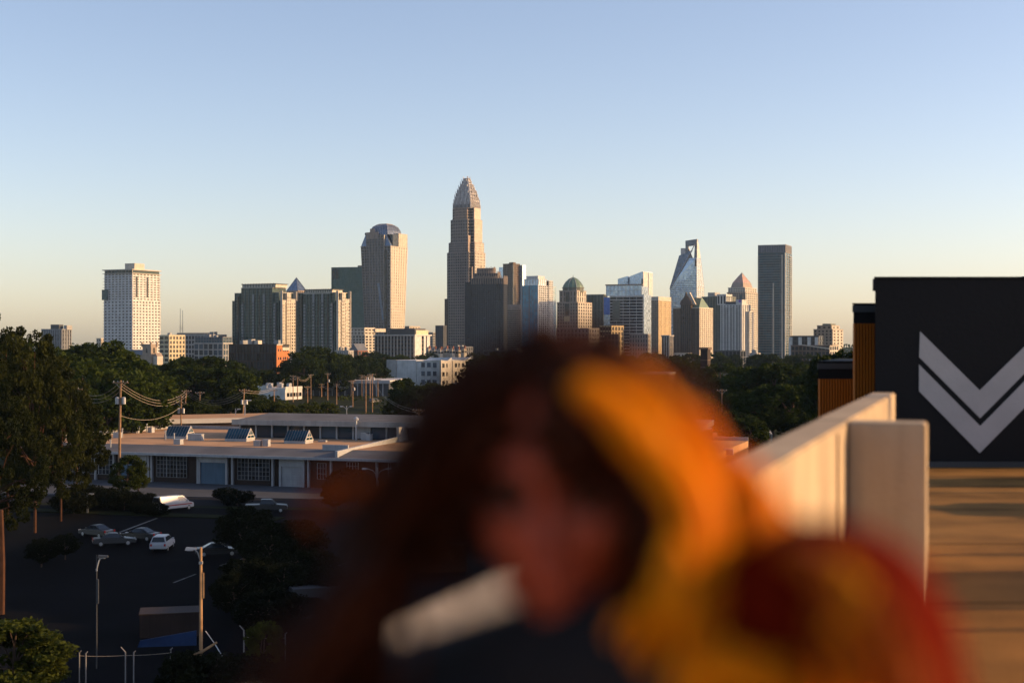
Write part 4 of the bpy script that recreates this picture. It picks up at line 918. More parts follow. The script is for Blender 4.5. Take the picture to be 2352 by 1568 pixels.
ORD = ['first', 'second', 'third', 'fourth', 'fifth', 'sixth', 'seventh', 'eighth', 'ninth', 'tenth', 'eleventh', 'twelfth', 'thirteenth', 'fourteenth', 'fifteenth', 'sixteenth', 'seventeenth', 'eighteenth']
vents = [(232, 1003, 1.5, 'b'), (244, 1000, .3, 'p'), (254, 1027, .3, 'p'), (270, 1005, 1.2, 'b'), (281, 1004, .3, 'p'), (312, 994, 1.0, 'b'), (337, 992, .35, 'p'), (347, 993, .9, 'b'), (380, 1010, .3, 'p'), (400, 1012, .3, 'p'), (410, 1020, 1.3, 'b'), (450, 1011, 2.6, 'b'), (586, 1002, .6, 'b'), (592, 1024, 1.1, 'b'), (612, 1024, 1.0, 'b'), (838, 1010, 1.0, 'b'), (848, 1011, .8, 'b'), (938, 1008, .3, 'p')]
for i, (px, py, s_, k) in enumerate(vents):
    u, v = roofpix(px, py)
    if k == 'b':
        o = empty('roof_vent', wpt(u, v, RT), WR + rnd.uniform(-.1, .1), f'white box vent on the gravel roof, {ORD[i]} roof fitting from the left', 'vent', 'roof vents')
        h = rnd.uniform(.8, 1.3); boxpart('housing', -s_ / 2, s_ / 2, -.5, .5, 0, h, 'white_paint', o); boxpart('lid', -s_ / 2 - .06, s_ / 2 + .06, -.56, .56, h, h + .08, 'galvanised', o)
    else:
        o = empty('vent_pipe', wpt(u, v, RT), 0, f'thin white vent pipe on the gravel roof, {ORD[i]} roof fitting from the left', 'pipe', 'roof pipes')
        h = rnd.uniform(1.2, 2.2); MB().tube([(0, 0, 0), (0, 0, h)], .11, 6).build('pipe', 'white_paint', o); MB().lathe([(.16, h), (.16, h + .12)], 8).build('cap', 'galvanised', o)
u, v = roofpix(812, 1006)
o = empty('roof_unit', wpt(u, v, RT), WR, 'dark roof plant with white ducts near the firewall', 'air unit')
boxpart('housing', 0, 2.6, 0, 1.6, .3, 1.9, 'charcoal_metal', o); boxpart('duct', 2.6, 3.6, .3, 1.2, .5, 1.4, 'white_paint', o); boxpart('base', .1, 2.5, .1, 1.5, 0, .3, 'galvanised', o); boxpart('housing', 3.9, 5.2, .2, 1.3, 0, 1.0, 'galvanised', o)
u, v = roofpix(290, 993)
o = empty('roof_fan', wpt(u, v, RT), WR, 'dark round exhaust fan near the left end of the gravel roof', 'fan')
MB().lathe([(.6, 0), (.6, .5), (.95, .6), (1.0, 1.1), (.6, 1.5), (.2, 1.6)], 12).build('hood', 'charcoal_metal', o); boxpart('curb', -.7, .7, -.7, .7, -.02, .3, 'galvanised', o)

# second warehouse behind, with the long clerestory
S2 = Vector(G(549, 1006, 5.5)); 
W2 = empty('clerestory_warehouse', (S2.x, S2.y, 0), WR + R(2), 'low warehouse with a long glazed clerestory behind the near gravel roof', 'warehouse')
L2 = 84.0
boxpart('wall', 2, L2, -10, 30, 0, 4.4, 'dark_brick', W2); boxpart('lower_roof', -4, L2, -10.4, 30, 4.4, 4.9, 'gravel_roof', W2)
boxpart('front_parapet', -4, L2, -10.8, -10.4, 1.0, 5.5, 'pale_concrete', W2)
boxpart('clerestory_wall', 0, L2, 0, 13, 4.9, 5.7, 'charcoal_metal', W2); boxpart('clerestory_core', .4, L2, .5, 12.6, 5.7, 8.1, 'glass_dark', W2)
MB().hexa([(-.8, -.9, 8.1), (L2, -.9, 8.1), (L2, 14, 8.5), (-.8, 14, 8.5), (-.8, -.9, 8.8), (L2, -.9, 8.8), (L2, 14, 9.4), (-.8, 14, 9.4)]).build('clerestory_roof', 'grey_roof', W2)
boxpart('fascia', -.9, L2, -1.1, -.9, 8.0, 8.95, 'pale_concrete', W2)
for i in range(int(L2 / 3.15)):
    boxpart('clerestory_post', i * 3.15, i * 3.15 + .3, 0.1, .5, 5.7, 8.1, 'white_paint', W2)
    boxpart('window', i * 3.15 + .4, i * 3.15 + 3.05, .36, .46, 5.85, 8.0, 'pane_blue' if i not in (7, 23) else 'white_paint', W2)
boxpart('sill', -.2, L2, -.1, .1, 5.5, 5.72, 'white_paint', W2)
for i in range(10): boxpart('roof_vent', *(lambda x, y: (x, x + rnd.uniform(.5, 1.6), y, y + .7))(rnd.uniform(5, 90), rnd.uniform(-8, -1.5)), 4.9, rnd.uniform(5.3, 6.1), 'white_paint', W2)
o = empty('exhaust_stack', W2.matrix_basis @ Vector((23.5, -1.6, 4.9)), 0, 'thin exhaust stack with round cap against the clerestory', 'pipe')
MB().tube([(0, 0, 0), (0, 0, 4.4)], .16, 6).build('pipe', 'galvanised', o); MB().lathe([(.4, 4.3), (.45, 4.6), (.15, 4.9)], 8).build('cap', 'galvanised', o)
# third flat building, far left of the clerestory
p3 = G(318, 968, 6.5)
W3 = empty('brick_depot', (p3[0], p3[1], 0), R(22), 'dark brick depot with bright roof edge behind the gravel roof, left of the clerestory', 'warehouse')
boxpart('wall', 0, 34, 0.2, 25, 0, 6.0, 'dark_brick', W3); boxpart('roof', -.2, 34.2, 0, 25, 6.0, 6.5, 'gravel_roof', W3); boxpart('roof_edge', -.4, 34.4, -.25, 0, 5.9, 6.9, 'membrane_roof', W3)
for i in range(2): boxpart('roof_post', 27 + i * 2.2, 27.3 + i * 2.2, -6, -5.7, 0, 6.6, 'white_paint', W3)
boxpart('canopy', 26, 31, -6.6, -.3, 6.6, 6.8, 'membrane_roof', W3)
# roof glimpsed at the right of the hair
p4 = P(1700, 1004, 300)
W4 = empty('flat_shed', (p4.x, 295, 0), R(-8), 'flat roofed shed with tan roof glimpsed left of the concrete parapet', 'shed')
boxpart('wall', -22, 5.0, 0, 16, 0, 2.6, 'dark_brick', W4); boxpart('roof', -22.4, 5.4, -.4, 16, 2.6, 3.1, 'gravel_roof', W4); boxpart('roof_edge', 5.4, 5.8, -.4, 16, 2.2, 3.9, 'pale_concrete', W4)
# unseen block added right of the lot, behind the black building, to shade it
SB = empty('lot_shade_block', (64, 128, 0), R(-6), 'unseen brick block added beyond the black building to shade the car lot', 'building')
boxpart('core', 0, 40, 0, 82, 0, 31.2, 'glass_dark', SB); boxpart('roof', -.5, 40.5, -.5, 82.5, 31.2, 32, 'grey_roof', SB)
quadgrid(SB, (0, 82, 0), (0, 0, 0), (0, 0, 31.2), (0, 82, 31.2), 18, 7, 1.6, 1.6, .35, 'red_brick'); quadgrid(SB, (0, 0, 0), (40, 0, 0), (40, 0, 31.2), (0, 0, 31.2), 8, 7, 1.6, 1.6, .35, 'red_brick')

SB = empty('near_lot_shade_block', (31, 84, 0), 0, 'unseen plain concrete block added beyond the black building to shade the near lot', 'building')  # second unseen block, added to keep the near lot in shade
boxpart('wall', 0, 30, 0, 42, 0, 16.4, 'dark_brick', SB); boxpart('roof', -.4, 30.4, -.4, 42.4, 16.4, 17, 'grey_roof', SB)
quadgrid(SB, (0, 42, 0), (0, 0, 0), (0, 0, 16.4), (0, 42, 16.4), 10, 4, 1.0, 1.0, .3, 'pale_concrete')

# ------------------------------------------------------------------ poles and wires
def pole(label, px, ytop, d, arms=1, lean=0.0, trans=0, r=.15, m='wood_pole', group='wooden utility poles', name='utility_pole'):
    x = (px - 1176) / F * d; h = CZ - (ytop - 784) / F * d
    o = empty(name, (x, d, 0), rnd.uniform(-.4, .4), label, 'pole', group)
    MB().tube([(0, 0, -.3), (lean * .4, 0, h * .5), (lean, 0, h)], [r * 1.25, r * 1.05, r * .75], 7).build('pole', m, o)
    for a in range(arms):
        z = h - .45 - a * 1.1
        boxpart('crossarm', lean - 1.2, lean + 1.2, -.16, -.04, z, z + .16, m, o)
        for q in (-1.05, -.4, .4, 1.05): MB().lathe([(.05, 0), (.09, .06), (.05, .14), (.08, .2)], 6).build('insulator', 'galvanised', o, (lean + q, -.1, z + .16))
        for q in (-1, 1): MB().tube([(lean + q * .8, -.1, z), (lean, -.12, z - .7)], .03, 4).build('brace', 'galvanised', o)
    for t in range(trans):
        c = MB().lathe([(.05, 0), (.3, .05), (.3, 1.0), (.12, 1.12)], 10).build('transformer', 'galvanised', o, (lean + (.5 if t % 2 == 0 else -.5), -.1, h - 3.6 - (t // 2) * 1.4))
    return Vector((x + lean, d, h - .25))
tops = {}
tops['main'] = pole('tall wooden utility pole with transformers standing before the near warehouse', 273.5, 873, 213, 1, .25, 2, .19)
tops['left'] = pole('wooden utility pole half hidden in the left trees', 176, 888, 225, 2, 0, 0)
tops['a'] = pole('short bare pole behind the dark brick depot, leftmost there', 341, 925, 345, 0, 0, 0)
tops['b'] = pole('straight pole behind the dark brick depot, second from left', 398, 896, 345, 1)
tops['c'] = pole('pole with crossarm and transformers rising before the depot canopy', 416, 909, 292, 2, 0, 2)
tops['d'] = pole('leaning pole behind the transformer pole at the depot', 420, 895, 350, 1, .9)
tops['e'] = pole('plain pole behind the depot, right of the leaning pole', 459, 899, 360, 1)
tops['f'] = pole('leaning pole with big pale transformer above the clerestory end', 556, 893, 330, 1, .5, 2)
tops['g'] = pole('pole with crossarms standing in front of the clerestory, nearest the hair', 961.6, 938, 262, 2, 0, 3)
cl = [(575, 200, 640), (610, 225, 540), (650, 235, 560), (740, 320, 470), (770, 215, 570), (865, 300, 590), (920, 205, 560), (1000, 300, 520), (1130, 270, 590), (1145, 270, 500), (1225, 220, 590), (1262, 230, 455), (1300, 215, 560), (1320, 210, 462), (1370, 260, 590), (440, 350, 430)]
ct = []
for i, (cx_, cy_, d) in enumerate(sorted(cl)):
    ct.append(pole(f'wooden pole before the long white roof, {ORD[i]} from the left in the pole cluster', 516.8 + cx_ / 3.901, (1400 + cy_ / 2.24) / 1.7415, d, 2 if i in (2, 6, 11) else 1, 0, 1 if i in (7, 10) else 0, .16, group='pole cluster'))
pole('thin bracketed pole among trees right of the hair', 1658, 893, 330, 1, group=None)
def wire(label, a, b, sag, r=.03, group='power lines'):
    a, b = Vector(a), Vector(b)
    pts = [a.lerp(b, t / 14) - Vector((0, 0, sag * 4 * (t / 14) * (1 - t / 14))) for t in range(15)]
    o = MB().tube(pts, r, 4).build('power_line', 'wire'); tag(o, label, 'wire', group)
def span(label, a, b, sag, n=3, r=.025):
    for i in range(n): wire(label + ', ' + (['upper', 'lower'] if n == 2 else ['upper', 'middle', 'lower'])[i] + ' strand', a + Vector((0, (i - 1) * .5, -.55 * i)), b + Vector((0, (i - 1) * .5, -.55 * i)), sag, r)
span('sagging power line from the tall near pole into the left trees', tops['main'], tops['left'], 1.6, 3)
span('sagging power line from the tall near pole to the leaning depot pole', tops['main'], tops['d'], 2.6, 3, .028)
span('power line between the depot poles and the clerestory end pole', tops['d'], tops['f'], 2.4, 3, .032)
span('power line from the clerestory end pole into the pole cluster', tops['f'], ct[1], 3, 2, .035)
span('power line from the pole in the left trees running off the frame', tops['left'], tops['left'] + Vector((-70, 10, -1)), 2, 2)
for i in (1, 3, 6, 8, 10, 12): span(f'power line hung between {ORD[i]} and {ORD[i + 2] if i + 2 < len(ct) else ORD[-1]} poles of the cluster', ct[i], ct[min(i + 2, len(ct) - 1)], 1.6, 2, .035)
span('power line from the pole cluster to the pole before the clerestory', ct[13], tops['g'], 3, 2, .026)
span('low service wire from the tall near pole across the gravel roof', tops['main'] - Vector((0, 0, 5)), tops['c'] - Vector((0, 0, 2)), 1.5, 1)

# lamp posts
def lamp(label, px, ytop, d, arm=-1.6, r=.13, m='wood_pole_light', double=False):
    x = (px - 1176) / F * d; h = CZ - (ytop - 784) / F * d
    o = empty('street_lamp', (x, d, 0), 0, label, 'street lamp')
    MB().tube([(0, 0, 0), (0, 0, h * .5), (0, 0, h)], [r * 1.3, r * 1.1, r * .85], 8).build('pole', m, o)
    for s_ in ((1, -1) if double else (1,)):
        MB().tube([(0, 0, h - 1.0), (arm * s_ * .35, 0, h - .35), (arm * s_ * .75, 0, h - .12), (arm * s_, 0, h - .1)], .045, 5).build('arm', 'galvanised', o)
        hd = MB().hexa([(-.42, -.16, -.1), (.3, -.12, -.06), (.3, .12, -.06), (-.42, .16, -.1), (-.36, -.12, .1), (.3, -.08, .07), (.3, .08, .07), (-.36, .12, .1)]).build('lamp_head', 'galvanised' if m != 'charcoal_metal' else m, o, (arm * s_, 0, h - .1))
        boxpart('lens', -.3, .1, -.09, .09, -.14, -.1, 'white_paint', hd)
    boxpart('pole_band', -r * 1.2, r * 1.2, -r * 1.2, r * 1.2, h - 1.12, h - .95, 'galvanised', o)
    boxpart('meter_box', r, r + .1, -.06, .06, h - 3.4, h - 1.7, m, o)
    return o
lamp('tall wooden lamp post glowing orange at the front of the dark lot', 461.5, 1256, 95, -.62, .1)
lamp('pole with two lamp heads before the near warehouse, beside the hair', 866, 1074, 190, 1.6, .1, 'galvanised', True)
lamp('thin dark pole with small lamp rising from the near lot at left', 222, 1274, 100, .5, .04, 'charcoal_metal')
lamp('curved arm street lamp beside the clerestory end pole', 562, 918, 318, 1.2, .09, 'galvanised'); lamp('small hooded lamp left of the clerestory end', 541, 938, 318, .8, .08, 'galvanised'); lamp('short twin headed lamp just behind the clerestory', 796, 932, 340, 1.1, .09, 'galvanised', True)
lamp('slim lamp post before the pale wall strip at far left', 139, 1105, 205, .3, .06, 'galvanised'); lamp('curved lamp post before the orange brick end wall', 647, 822, 800, 1.6, .1, 'galvanised')
lamp('low lamp standing in the left shrubs', 200, 1132, 190, .6, .06, 'grey_metal')

# fence along the front of the lot
def fence_post(label, px, ytop, d, arm=True):
    x = (px - 1176) / F * d; h = CZ - (ytop - 784) / F * d
    o = empty('fence_post', (x, d, 0), 0, label, 'post', 'chain fence posts')
    MB().tube([(0, 0, 0), (0, 0, h)], .045, 6).build('post', 'fence_steel', o)
    MB().tube([(0, 0, h - .02), (-.3 if arm else .12, 0, h + (.32 if arm else .1))], .035, 5).build('barb_arm', 'fence_steel', o)
fp = [(182, 1497, 93), (197, 1499, 92), (288, 1496, 93.5), (307, 1497, 93), (392, 1490, 93), (560, 1446, 97), (655, 1454, 97)]
mat('fence_steel', (.22, .22, .22), rough=.6)
for i, (px, yt, d) in enumerate(fp): fence_post(f'thin metal fence post at the bottom of the dark lot, {ORD[i]} from the left', px, yt, d, i in (2, 5))
for i in range(2):
    a, b = (fp[2 * i + 0], fp[2 * i + 2])
    wire(('left' if i == 0 else 'middle') + ' taut fence wire between the front fence posts', P(a[0], a[1] + 8, a[2]), P(b[0], b[1] + 8, b[2]), .05, .012, 'fence wires')
wire('taut fence wire between the two right fence posts', P(560, 1462, 97), P(655, 1464, 97), .05, .012, 'fence wires')
o = MB().tube([P(424, 1512, 93), P(465, 1495, 93), P(498, 1474, 93)], [.09, .1, .07], 6).build('fallen_branch', 'wood_pole_light'); tag(o, 'rust coloured bare branch leaning by the lamp post foot', 'branch')
o = MB().tube([P(472, 1448, 94), P(495, 1480, 94), P(520, 1522, 92)], .03, 5).build('guy_wire', 'galvanised'); tag(o, 'slanting guy wire right of the orange lamp post', 'wire')

# ------------------------------------------------------------------ vehicles
CARS = {}
def car_proto(kind, paint):
    o = empty('parked_car')
    ln, wd = {'sedan': (4.7, 1.8), 'suv': (4.7, 1.88), 'van': (5.6, 2.0), 'pickup': (5.6, 1.95)}[kind]
    a = ln / 2; w_ = wd / 2
    prof = {'sedan': ([(-a, .35), (a, .32), (a, .62), (a - .15, .74), (a - 1.25, .88), (-a + .95, .95), (-a + .1, .9), (-a, .7)], [(-a + .75, .93), (a - 1.2, .88), (a - 2.05, 1.42), (-a + 1.75, 1.45)]),
            'suv': ([(-a, .4), (a, .38), (a, .8), (a - .2, .95), (a - 1.2, 1.05), (-a + .1, 1.08), (-a, .9)], [(-a + .12, 1.05), (a - 1.15, 1.04), (a - 1.9, 1.68), (-a + .45, 1.72)]),
            'van': ([(-a, .4), (a, .38), (a, .85), (a - .12, 1.0), (a - .85, 1.18), (-a, 1.2)], [(-a, 1.18), (a - .8, 1.16), (a - 1.6, 2.0), (-a + .04, 2.06)]),
            'pickup': ([(-a, .5), (a, .45), (a, .9), (a - .15, 1.0), (a - 1.4, 1.1), (-a, 1.1)], [(-a + 1.9, 1.08), (a - 1.4, 1.08), (a - 2.1, 1.75), (-a + 2.1, 1.78)])}[kind]
    def loft(poly, wl, wt, zlo, zhi):
        n = len(poly); mb = MB()
        ww = lambda z: wl + (wt - wl) * (z - zlo) / (zhi - zlo)
        vs = [(x, -ww(z), z) for x, z in poly] + [(x, ww(z), z) for x, z in poly]
        mb.add(vs, [tuple(range(n)), tuple(range(2 * n - 1, n - 1, -1))] + [((i + 1) % n, i, n + i, n + (i + 1) % n) for i in range(n)])
        return mb
    def bev(mb, name, m, k=.07):
        me = mb.mesh(name, m); bm = bmesh.new(); bm.from_mesh(me)
        bmesh.ops.bevel(bm, geom=bm.edges[:], offset=k, segments=2, affect='EDGES', clamp_overlap=True)
        bm.to_mesh(me); bm.free()
        return link(name, me, o)
    bev(loft(prof[0], w_, w_ - .04, .3, 1.2), 'body', paint); z0 = prof[1][0][1]; z1 = prof[1][3][1]
    bev(loft(prof[1], w_ - .06, w_ - .3, z0, z1), 'cabin', paint, .06)
    p = prof[1]; ins = lambda t, q: (q[0], q[1])
    cxm = sum(q[0] for q in p) / 4; czm = (z0 + z1) / 2
    wp = [(cxm + (x - cxm) * .86, czm + (z - czm) * .66 + .02) for x, z in p]
    if kind == 'van': wp = [(a - 2.6, wp[0][1]), wp[1], wp[2], (a - 2.6, wp[3][1])]
    wy = lambda z: w_ - .06 - .24 * (z - z0) / (z1 - z0)
    for s_ in (-1, 1):
        v = [(x, s_ * (wy(z) + .012), z) for x, z in wp]
        MB().add(v, [(0, 1, 2, 3) if s_ < 0 else (3, 2, 1, 0)]).build('side_window', 'car_glass', o)
        for xx in (-a + .85, a - .9):
            wh = MB().lathe([(.16, -.11), (.31, -.11), (.34, -.07), (.34, .07), (.31, .11), (.16, .11)], 14).build('wheel', 'rubber', o, (xx, s_ * (w_ - .12), .34)); wh.rotation_euler = (math.pi / 2, 0, 0)
            MB().lathe([(.05, -.125), (.2, -.12), (.2, .12), (.05, .125)], 10).build('rim', 'galvanised', wh)
        boxpart('headlight', a - .05, a + .012, s_ * (w_ - .3) - .17, s_ * (w_ - .3) + .17, .62, .76, 'headlight', o)
        boxpart('tail_light', -a - .012, -a + .05, s_ * (w_ - .2) - .1, s_ * (w_ - .2) + .1, .7, .95, 'tail_red', o)
        boxpart('mirror', p[2][0] + .35, p[2][0] + .5, s_ * (w_ + .05) - .1, s_ * (w_ + .05) + .1, z0 + .05, z0 + .2, paint, o)
    def scr(q0, q1, off):
        (xa, za), (xb, zb) = q0, q1
        pa = (xa + (xb - xa) * .12, za + (zb - za) * .12); pb = (xa + (xb - xa) * .86, za + (zb - za) * .86)
        return [(pa[0] + off, -wy(pa[1]) + .12, pa[1] + .012), (pa[0] + off, wy(pa[1]) - .12, pa[1] + .012), (pb[0] + off, wy(pb[1]) - .1, pb[1] + .012), (pb[0] + off, -wy(pb[1]) + .1, pb[1] + .012)]
    MB().add(scr(p[1], p[2], .02), [(0, 1, 2, 3)]).build('windscreen', 'car_glass', o)
    MB().add(scr(p[0], p[3], -.02), [(3, 2, 1, 0)]).build('rear_window', 'car_glass', o)
    if kind == 'van': boxpart('stripe', -a + .3, a - .4, -w_ - .005, -w_ + .03, .78, .92, 'car_red', o); boxpart('stripe', -a + .3, a - .4, w_ - .03, w_ + .005, .78, .92, 'car_red', o)
    return o
def car(kind, paint, label, px, py, rz, name='parked_car', cat='car', at=None, group='cars parked in the dark lot'):
    key = (kind, paint)
    if key not in CARS: CARS[key] = o = car_proto(kind, paint)
    else: o = copy_tree(CARS[key])
    o.name = name; x, y = G(px, py) if at is None else at[:2]; o.location = (x, y, .02 if at is None else at[2]); o.rotation_euler = (0, 0, R(rz))
    tag(o, label, cat, group)
car('van', 'car_white', 'white van with a red side stripe parked in the lot beside dark shrubs', 398, 1172, 52, 'parked_van', 'van')
car('sedan', 'car_silver', 'silver car parked behind another silver car in the dark lot', 222, 1232, 145); car('sedan', 'car_silver', 'silver car nearest the lamp post in the row of dim cars', 262, 1252, 20)
car('sedan', 'car_black', 'black car with bright rear roof edge right of the silver cars', 322, 1240, 160); car('suv', 'car_white', 'white car seen from behind at the end of the dim row', 373, 1262, 92)
car('pickup', 'car_black', 'dark pickup parked right of the white van near the warehouse', 612, 1176, 8); car('sedan', 'car_black', 'dark car half hidden by dark trees right of the lamp post', 500, 1276, 15)
car('sedan', 'car_silver', 'silver car beside the double headed lamp near the hair', 842, 1152, 20); car('suv', 'car_black', 'dark car in the side street behind the clerestory', 862, 925, 40)
# containers and sheds in the lot
def shed(name, label, cat, px, py, rz, ln, wd, h, m, roof=None):
    x, y = G(px, py); o = empty(name, (x, y, 0), R(rz), label, cat)
    boxpart('body', 0, ln, 0, wd, 0.0, h, m, o)
    for i in range(int(ln / .5) + 1): boxpart('rib', min(i * .5, ln - .1), min(i * .5, ln - .1) + .12, -.06, 0, .1, h - .1, m, o)
    for i in range(int(wd / .5) + 1): boxpart('rib', ln, ln + .06, min(i * .5, wd - .1), min(i * .5, wd - .1) + .12, .1, h - .1, m, o); boxpart('rib', -.06, 0, min(i * .5, wd - .1), min(i * .5, wd - .1) + .12, .1, h - .1, m, o)
    boxpart('roof', -.1, ln + .1, -.12, wd + .1, h, h + .12, roof or m, o)
    return o
shed('storage_container', 'pale grey storage container at the edge of the lot beside the hair', 'container', 676, 1428, 20, 6.1, 2.4, 2.6, 'pavement', 'pavement')
shed('storage_container', 'rust brown storage container behind the hair', 'container', 930, 1316, 8, 6.1, 2.4, 2.6, 'rust')
shed('market_stall', 'small shed hung with a blue tarpaulin in the near lot', 'shed', 322, 1466, 12, 4.4, 2.6, 1.8, 'dark_brick', 'dark_brick')
tp = P(322, 1452, 106); o = MB().hexa([(tp.x, 105.2, .4), (tp.x + 4.2, 105.9, .4), (tp.x + 4.2, 106, .4), (tp.x, 105.3, .4), (tp.x + .2, 105.2, .9), (tp.x + 4.2, 105.9, 1.5), (tp.x + 4.2, 106, 1.5), (tp.x + .2, 105.3, .9)]).build('tarpaulin', 'tarp_blue'); tag(o, 'blue tarpaulin hanging on the side of the small shed', 'tarpaulin')

# ------------------------------------------------------------------ trees
def np_mesh(name, V, Q, m, smooth=False):
    me = bpy.data.meshes.new(name); n = len(V); k = len(Q)
    me.vertices.add(n); me.vertices.foreach_set('co', V.astype(np.float32).ravel())
    me.loops.add(k * 4); me.loops.foreach_set('vertex_index', Q.astype(np.int32).ravel())
    me.polygons.add(k); me.polygons.foreach_set('loop_start', np.arange(0, k * 4, 4, dtype=np.int32))
    me.update(calc_edges=True); me.materials.append(MATS[m])
    return me
def leaves(C, rad, per, size, rs, name, m, flat=.7):
    """leaf cards scattered through clumps C (n,3) with radii rad"""
    n = len(C); tot = n * per
    d = rs.normal(size=(tot, 3)); d /= np.linalg.norm(d, axis=1)[:, None]
    r_ = rs.uniform(.25, 1, tot) ** .5
    c = np.repeat(C, per, axis=0) + d * (r_ * np.repeat(rad, per))[:, None] * np.array([1, 1, flat])
    a = rs.normal(size=(tot, 3)) + d * .3; a /= np.linalg.norm(a, axis=1)[:, None]
    b = np.cross(a, rs.normal(size=(tot, 3))); b /= np.linalg.norm(b, axis=1)[:, None]
    s = size * rs.uniform(.55, 1.3, tot)[:, None]
    a = a * s; b = b * s * .55
    V = np.stack([c - a, c - b, c + a, c + b], axis=1).reshape(-1, 3)
    return np_mesh(name, V, np.arange(tot * 4).reshape(-1, 4), m)
def crown_clumps(rs, n, rx, rz, zc, top=1.0, lobes=6, lum=.42):
    """clump centres near the outside of a lumpy crown"""
    L = rs.normal(size=(lobes, 3)); L /= np.linalg.norm(L, axis=1)[:, None]
    d = rs.normal(size=(n, 3)); d /= np.linalg.norm(d, axis=1)[:, None]
    bump = np.max(d @ L.T, axis=1)
    r_ = (1.04 - lum + lum * np.clip(bump, 0, 1)) * rs.uniform(.45, 1.0, n) ** .45
    P_ = d * r_[:, None] * np.array([rx, rx, rz]); P_[:, 2] = np.where(P_[:, 2] < 0, P_[:, 2] * .95, P_[:, 2] * top) + zc
    return P_
def tree_proto(seed, h, rx, trunk, n, per, leaf, m, rz=None, zc=None, cone=False, clr=1.15, bark='bark', nl=9, lobes=6, lum=.45):
    rs = np.random.RandomState(seed); rr = random.Random(seed)
    o = empty('tree'); rz = rz or h * .43; zc = zc or h - rz * 1.02
    if cone:
        t = rs.uniform(0, 1, n) ** .8; an = rs.uniform(0, 6.283, n); r_ = rx * (1 - t) ** .8 * rs.uniform(.5, 1, n)
        C = np.stack([r_ * np.cos(an), r_ * np.sin(an), h * .12 + t * h * .86], axis=1)
    else: C = crown_clumps(rs, n, rx, rz, zc, lobes=lobes, lum=lum)
    rad = rs.uniform(.6, 1.25, n) * clr
    link('crown', leaves(C, rad, per, leaf, rs, 'crown', m), o)
    mb = MB()
    mb.tube([(0, 0, -.3), (rr.uniform(-.2, .2), rr.uniform(-.2, .2), h * .3), (rr.uniform(-.5, .5), rr.uniform(-.5, .5), h * .62), (0, 0, h * .9)], [trunk, trunk * .8, trunk * .5, trunk * .12], 8)
    for i in range(nl):
        c = Vector(C[rr.randrange(n)]); z0 = min(c.z * .85, h * rr.uniform(.28, .6)); mid = Vector((c.x * .45, c.y * .45, z0 + (c.z - z0) * .6))
        mb.tube([(0, 0, z0), mid, c], [trunk * .42, trunk * .25, trunk * .08], 6)
    mb.build('trunk', bark, o)
    return o
PR = {}
for i in range(6): PR['far', i] = tree_proto(20 + i, 14, 6.2 + .5 * (i % 3), .32, 95, 75, .42, 'leaf_far', clr=1.35, lobes=5 + i % 3)
for i in range(3): PR['bright', i] = tree_proto(40 + i, 11, 4.2, .22, 90, 90, .27, 'leaf_bright', clr=.95)
for i in range(2): PR['cone', i] = tree_proto(50 + i, 12, 4.4, .25, 110, 80, .34, 'leaf_far', cone=True, clr=1.1)
for i in range(3): PR['dark', i] = tree_proto(60 + i, 10, 4.6, .25, 90, 90, .3, 'leaf_dark', clr=1.1)
for i in range(2): PR['big', i] = tree_proto(70 + i, 25, 10.5, .26, 170, 190, .26, 'leaf_near', rz=11.0, zc=14.0, clr=1.35, bark='pine_bark', nl=24, lobes=11, lum=.8)
for i in range(2): PR['shrub', i] = tree_proto(80 + i, 3.4, 2.6, .08, 45, 90, .2, 'leaf_dark', rz=1.5, zc=1.6, clr=.8, nl=6)
HT = {'far': 14, 'bright': 11, 'cone': 12, 'dark': 10, 'big': 25, 'shrub': 3.4}
used = set()
def tree(kind, label, group, px, ytop, d, wide=1.0, x=None, h=None, name='tree', i=None):
    n = sum(1 for k in PR if k[0] == kind); i = rnd.randrange(n) if i is None else i
    if (kind, i) in used: o = copy_tree(PR[kind, i])
    else: o = PR[kind, i]; used.add((kind, i))
    h = h or CZ - (ytop - 784) / F * d
    s = h / HT[kind]; o.location = ((px - 1176) / F * d if x is None else x, d, 0)
    o.scale = (s * wide, s * wide, s); o.rotation_euler = (0, 0, rnd.uniform(0, 6.28)); o.name = name
    if group is None and 'group' in o: del o['group']
    return tag(o, label, 'tree' if name != 'shrub' else 'shrub', group)
def number(group):
    """say which of a small group each one is, counting from the left"""
    g = sorted((o for o in COL.objects if o.get('group') == group and o.type == 'EMPTY'), key=lambda o: o.location.x / o.location.y)
    for i, o in enumerate(g): o['label'] = o['label'] + ', ' + (ORD + ['nineteenth', 'twentieth', 'twenty-first'])[i] + ' from left'
# belt under the skyline
LB = {'a': 'leafy green tree in the distant belt below the tallest towers', 'l': 'dark leafy tree in the left mass below the pale tower', 'r': 'leafy tree between the hair and the black building'}
for i in range(46):                      # far belt 1000-1500 m
    px = 330 + i * 35 + rnd.uniform(-14, 14); d = rnd.uniform(850, 1050)
    yt = rnd.uniform(806, 818)
    if px < 410: yt = rnd.uniform(832, 838)
    elif px < 520: yt = rnd.uniform(816, 826)
    elif px < 680: yt, d = rnd.uniform(842, 848), rnd.uniform(640, 700)
    tree('far', LB['a'], 'trees in the far belt', px, yt, d, rnd.uniform(1.0, 1.4))
for px, yt, d in ((702, 806, 640), (716, 797, 690), (735, 800, 660), (752, 803, 690), (780, 812, 660), (812, 812, 700), (850, 816, 760), (885, 818, 760), (650, 846, 610), (612, 850, 600), (585, 852, 610), (560, 850, 620), (700, 822, 590), (740, 826, 600), (775, 830, 600), (820, 832, 620), (865, 834, 640)):
    tree('far', 'rounded tree in the grove between orange brick wall and white studio', 'grove in the middle', px, yt, d, rnd.uniform(1.0, 1.25))
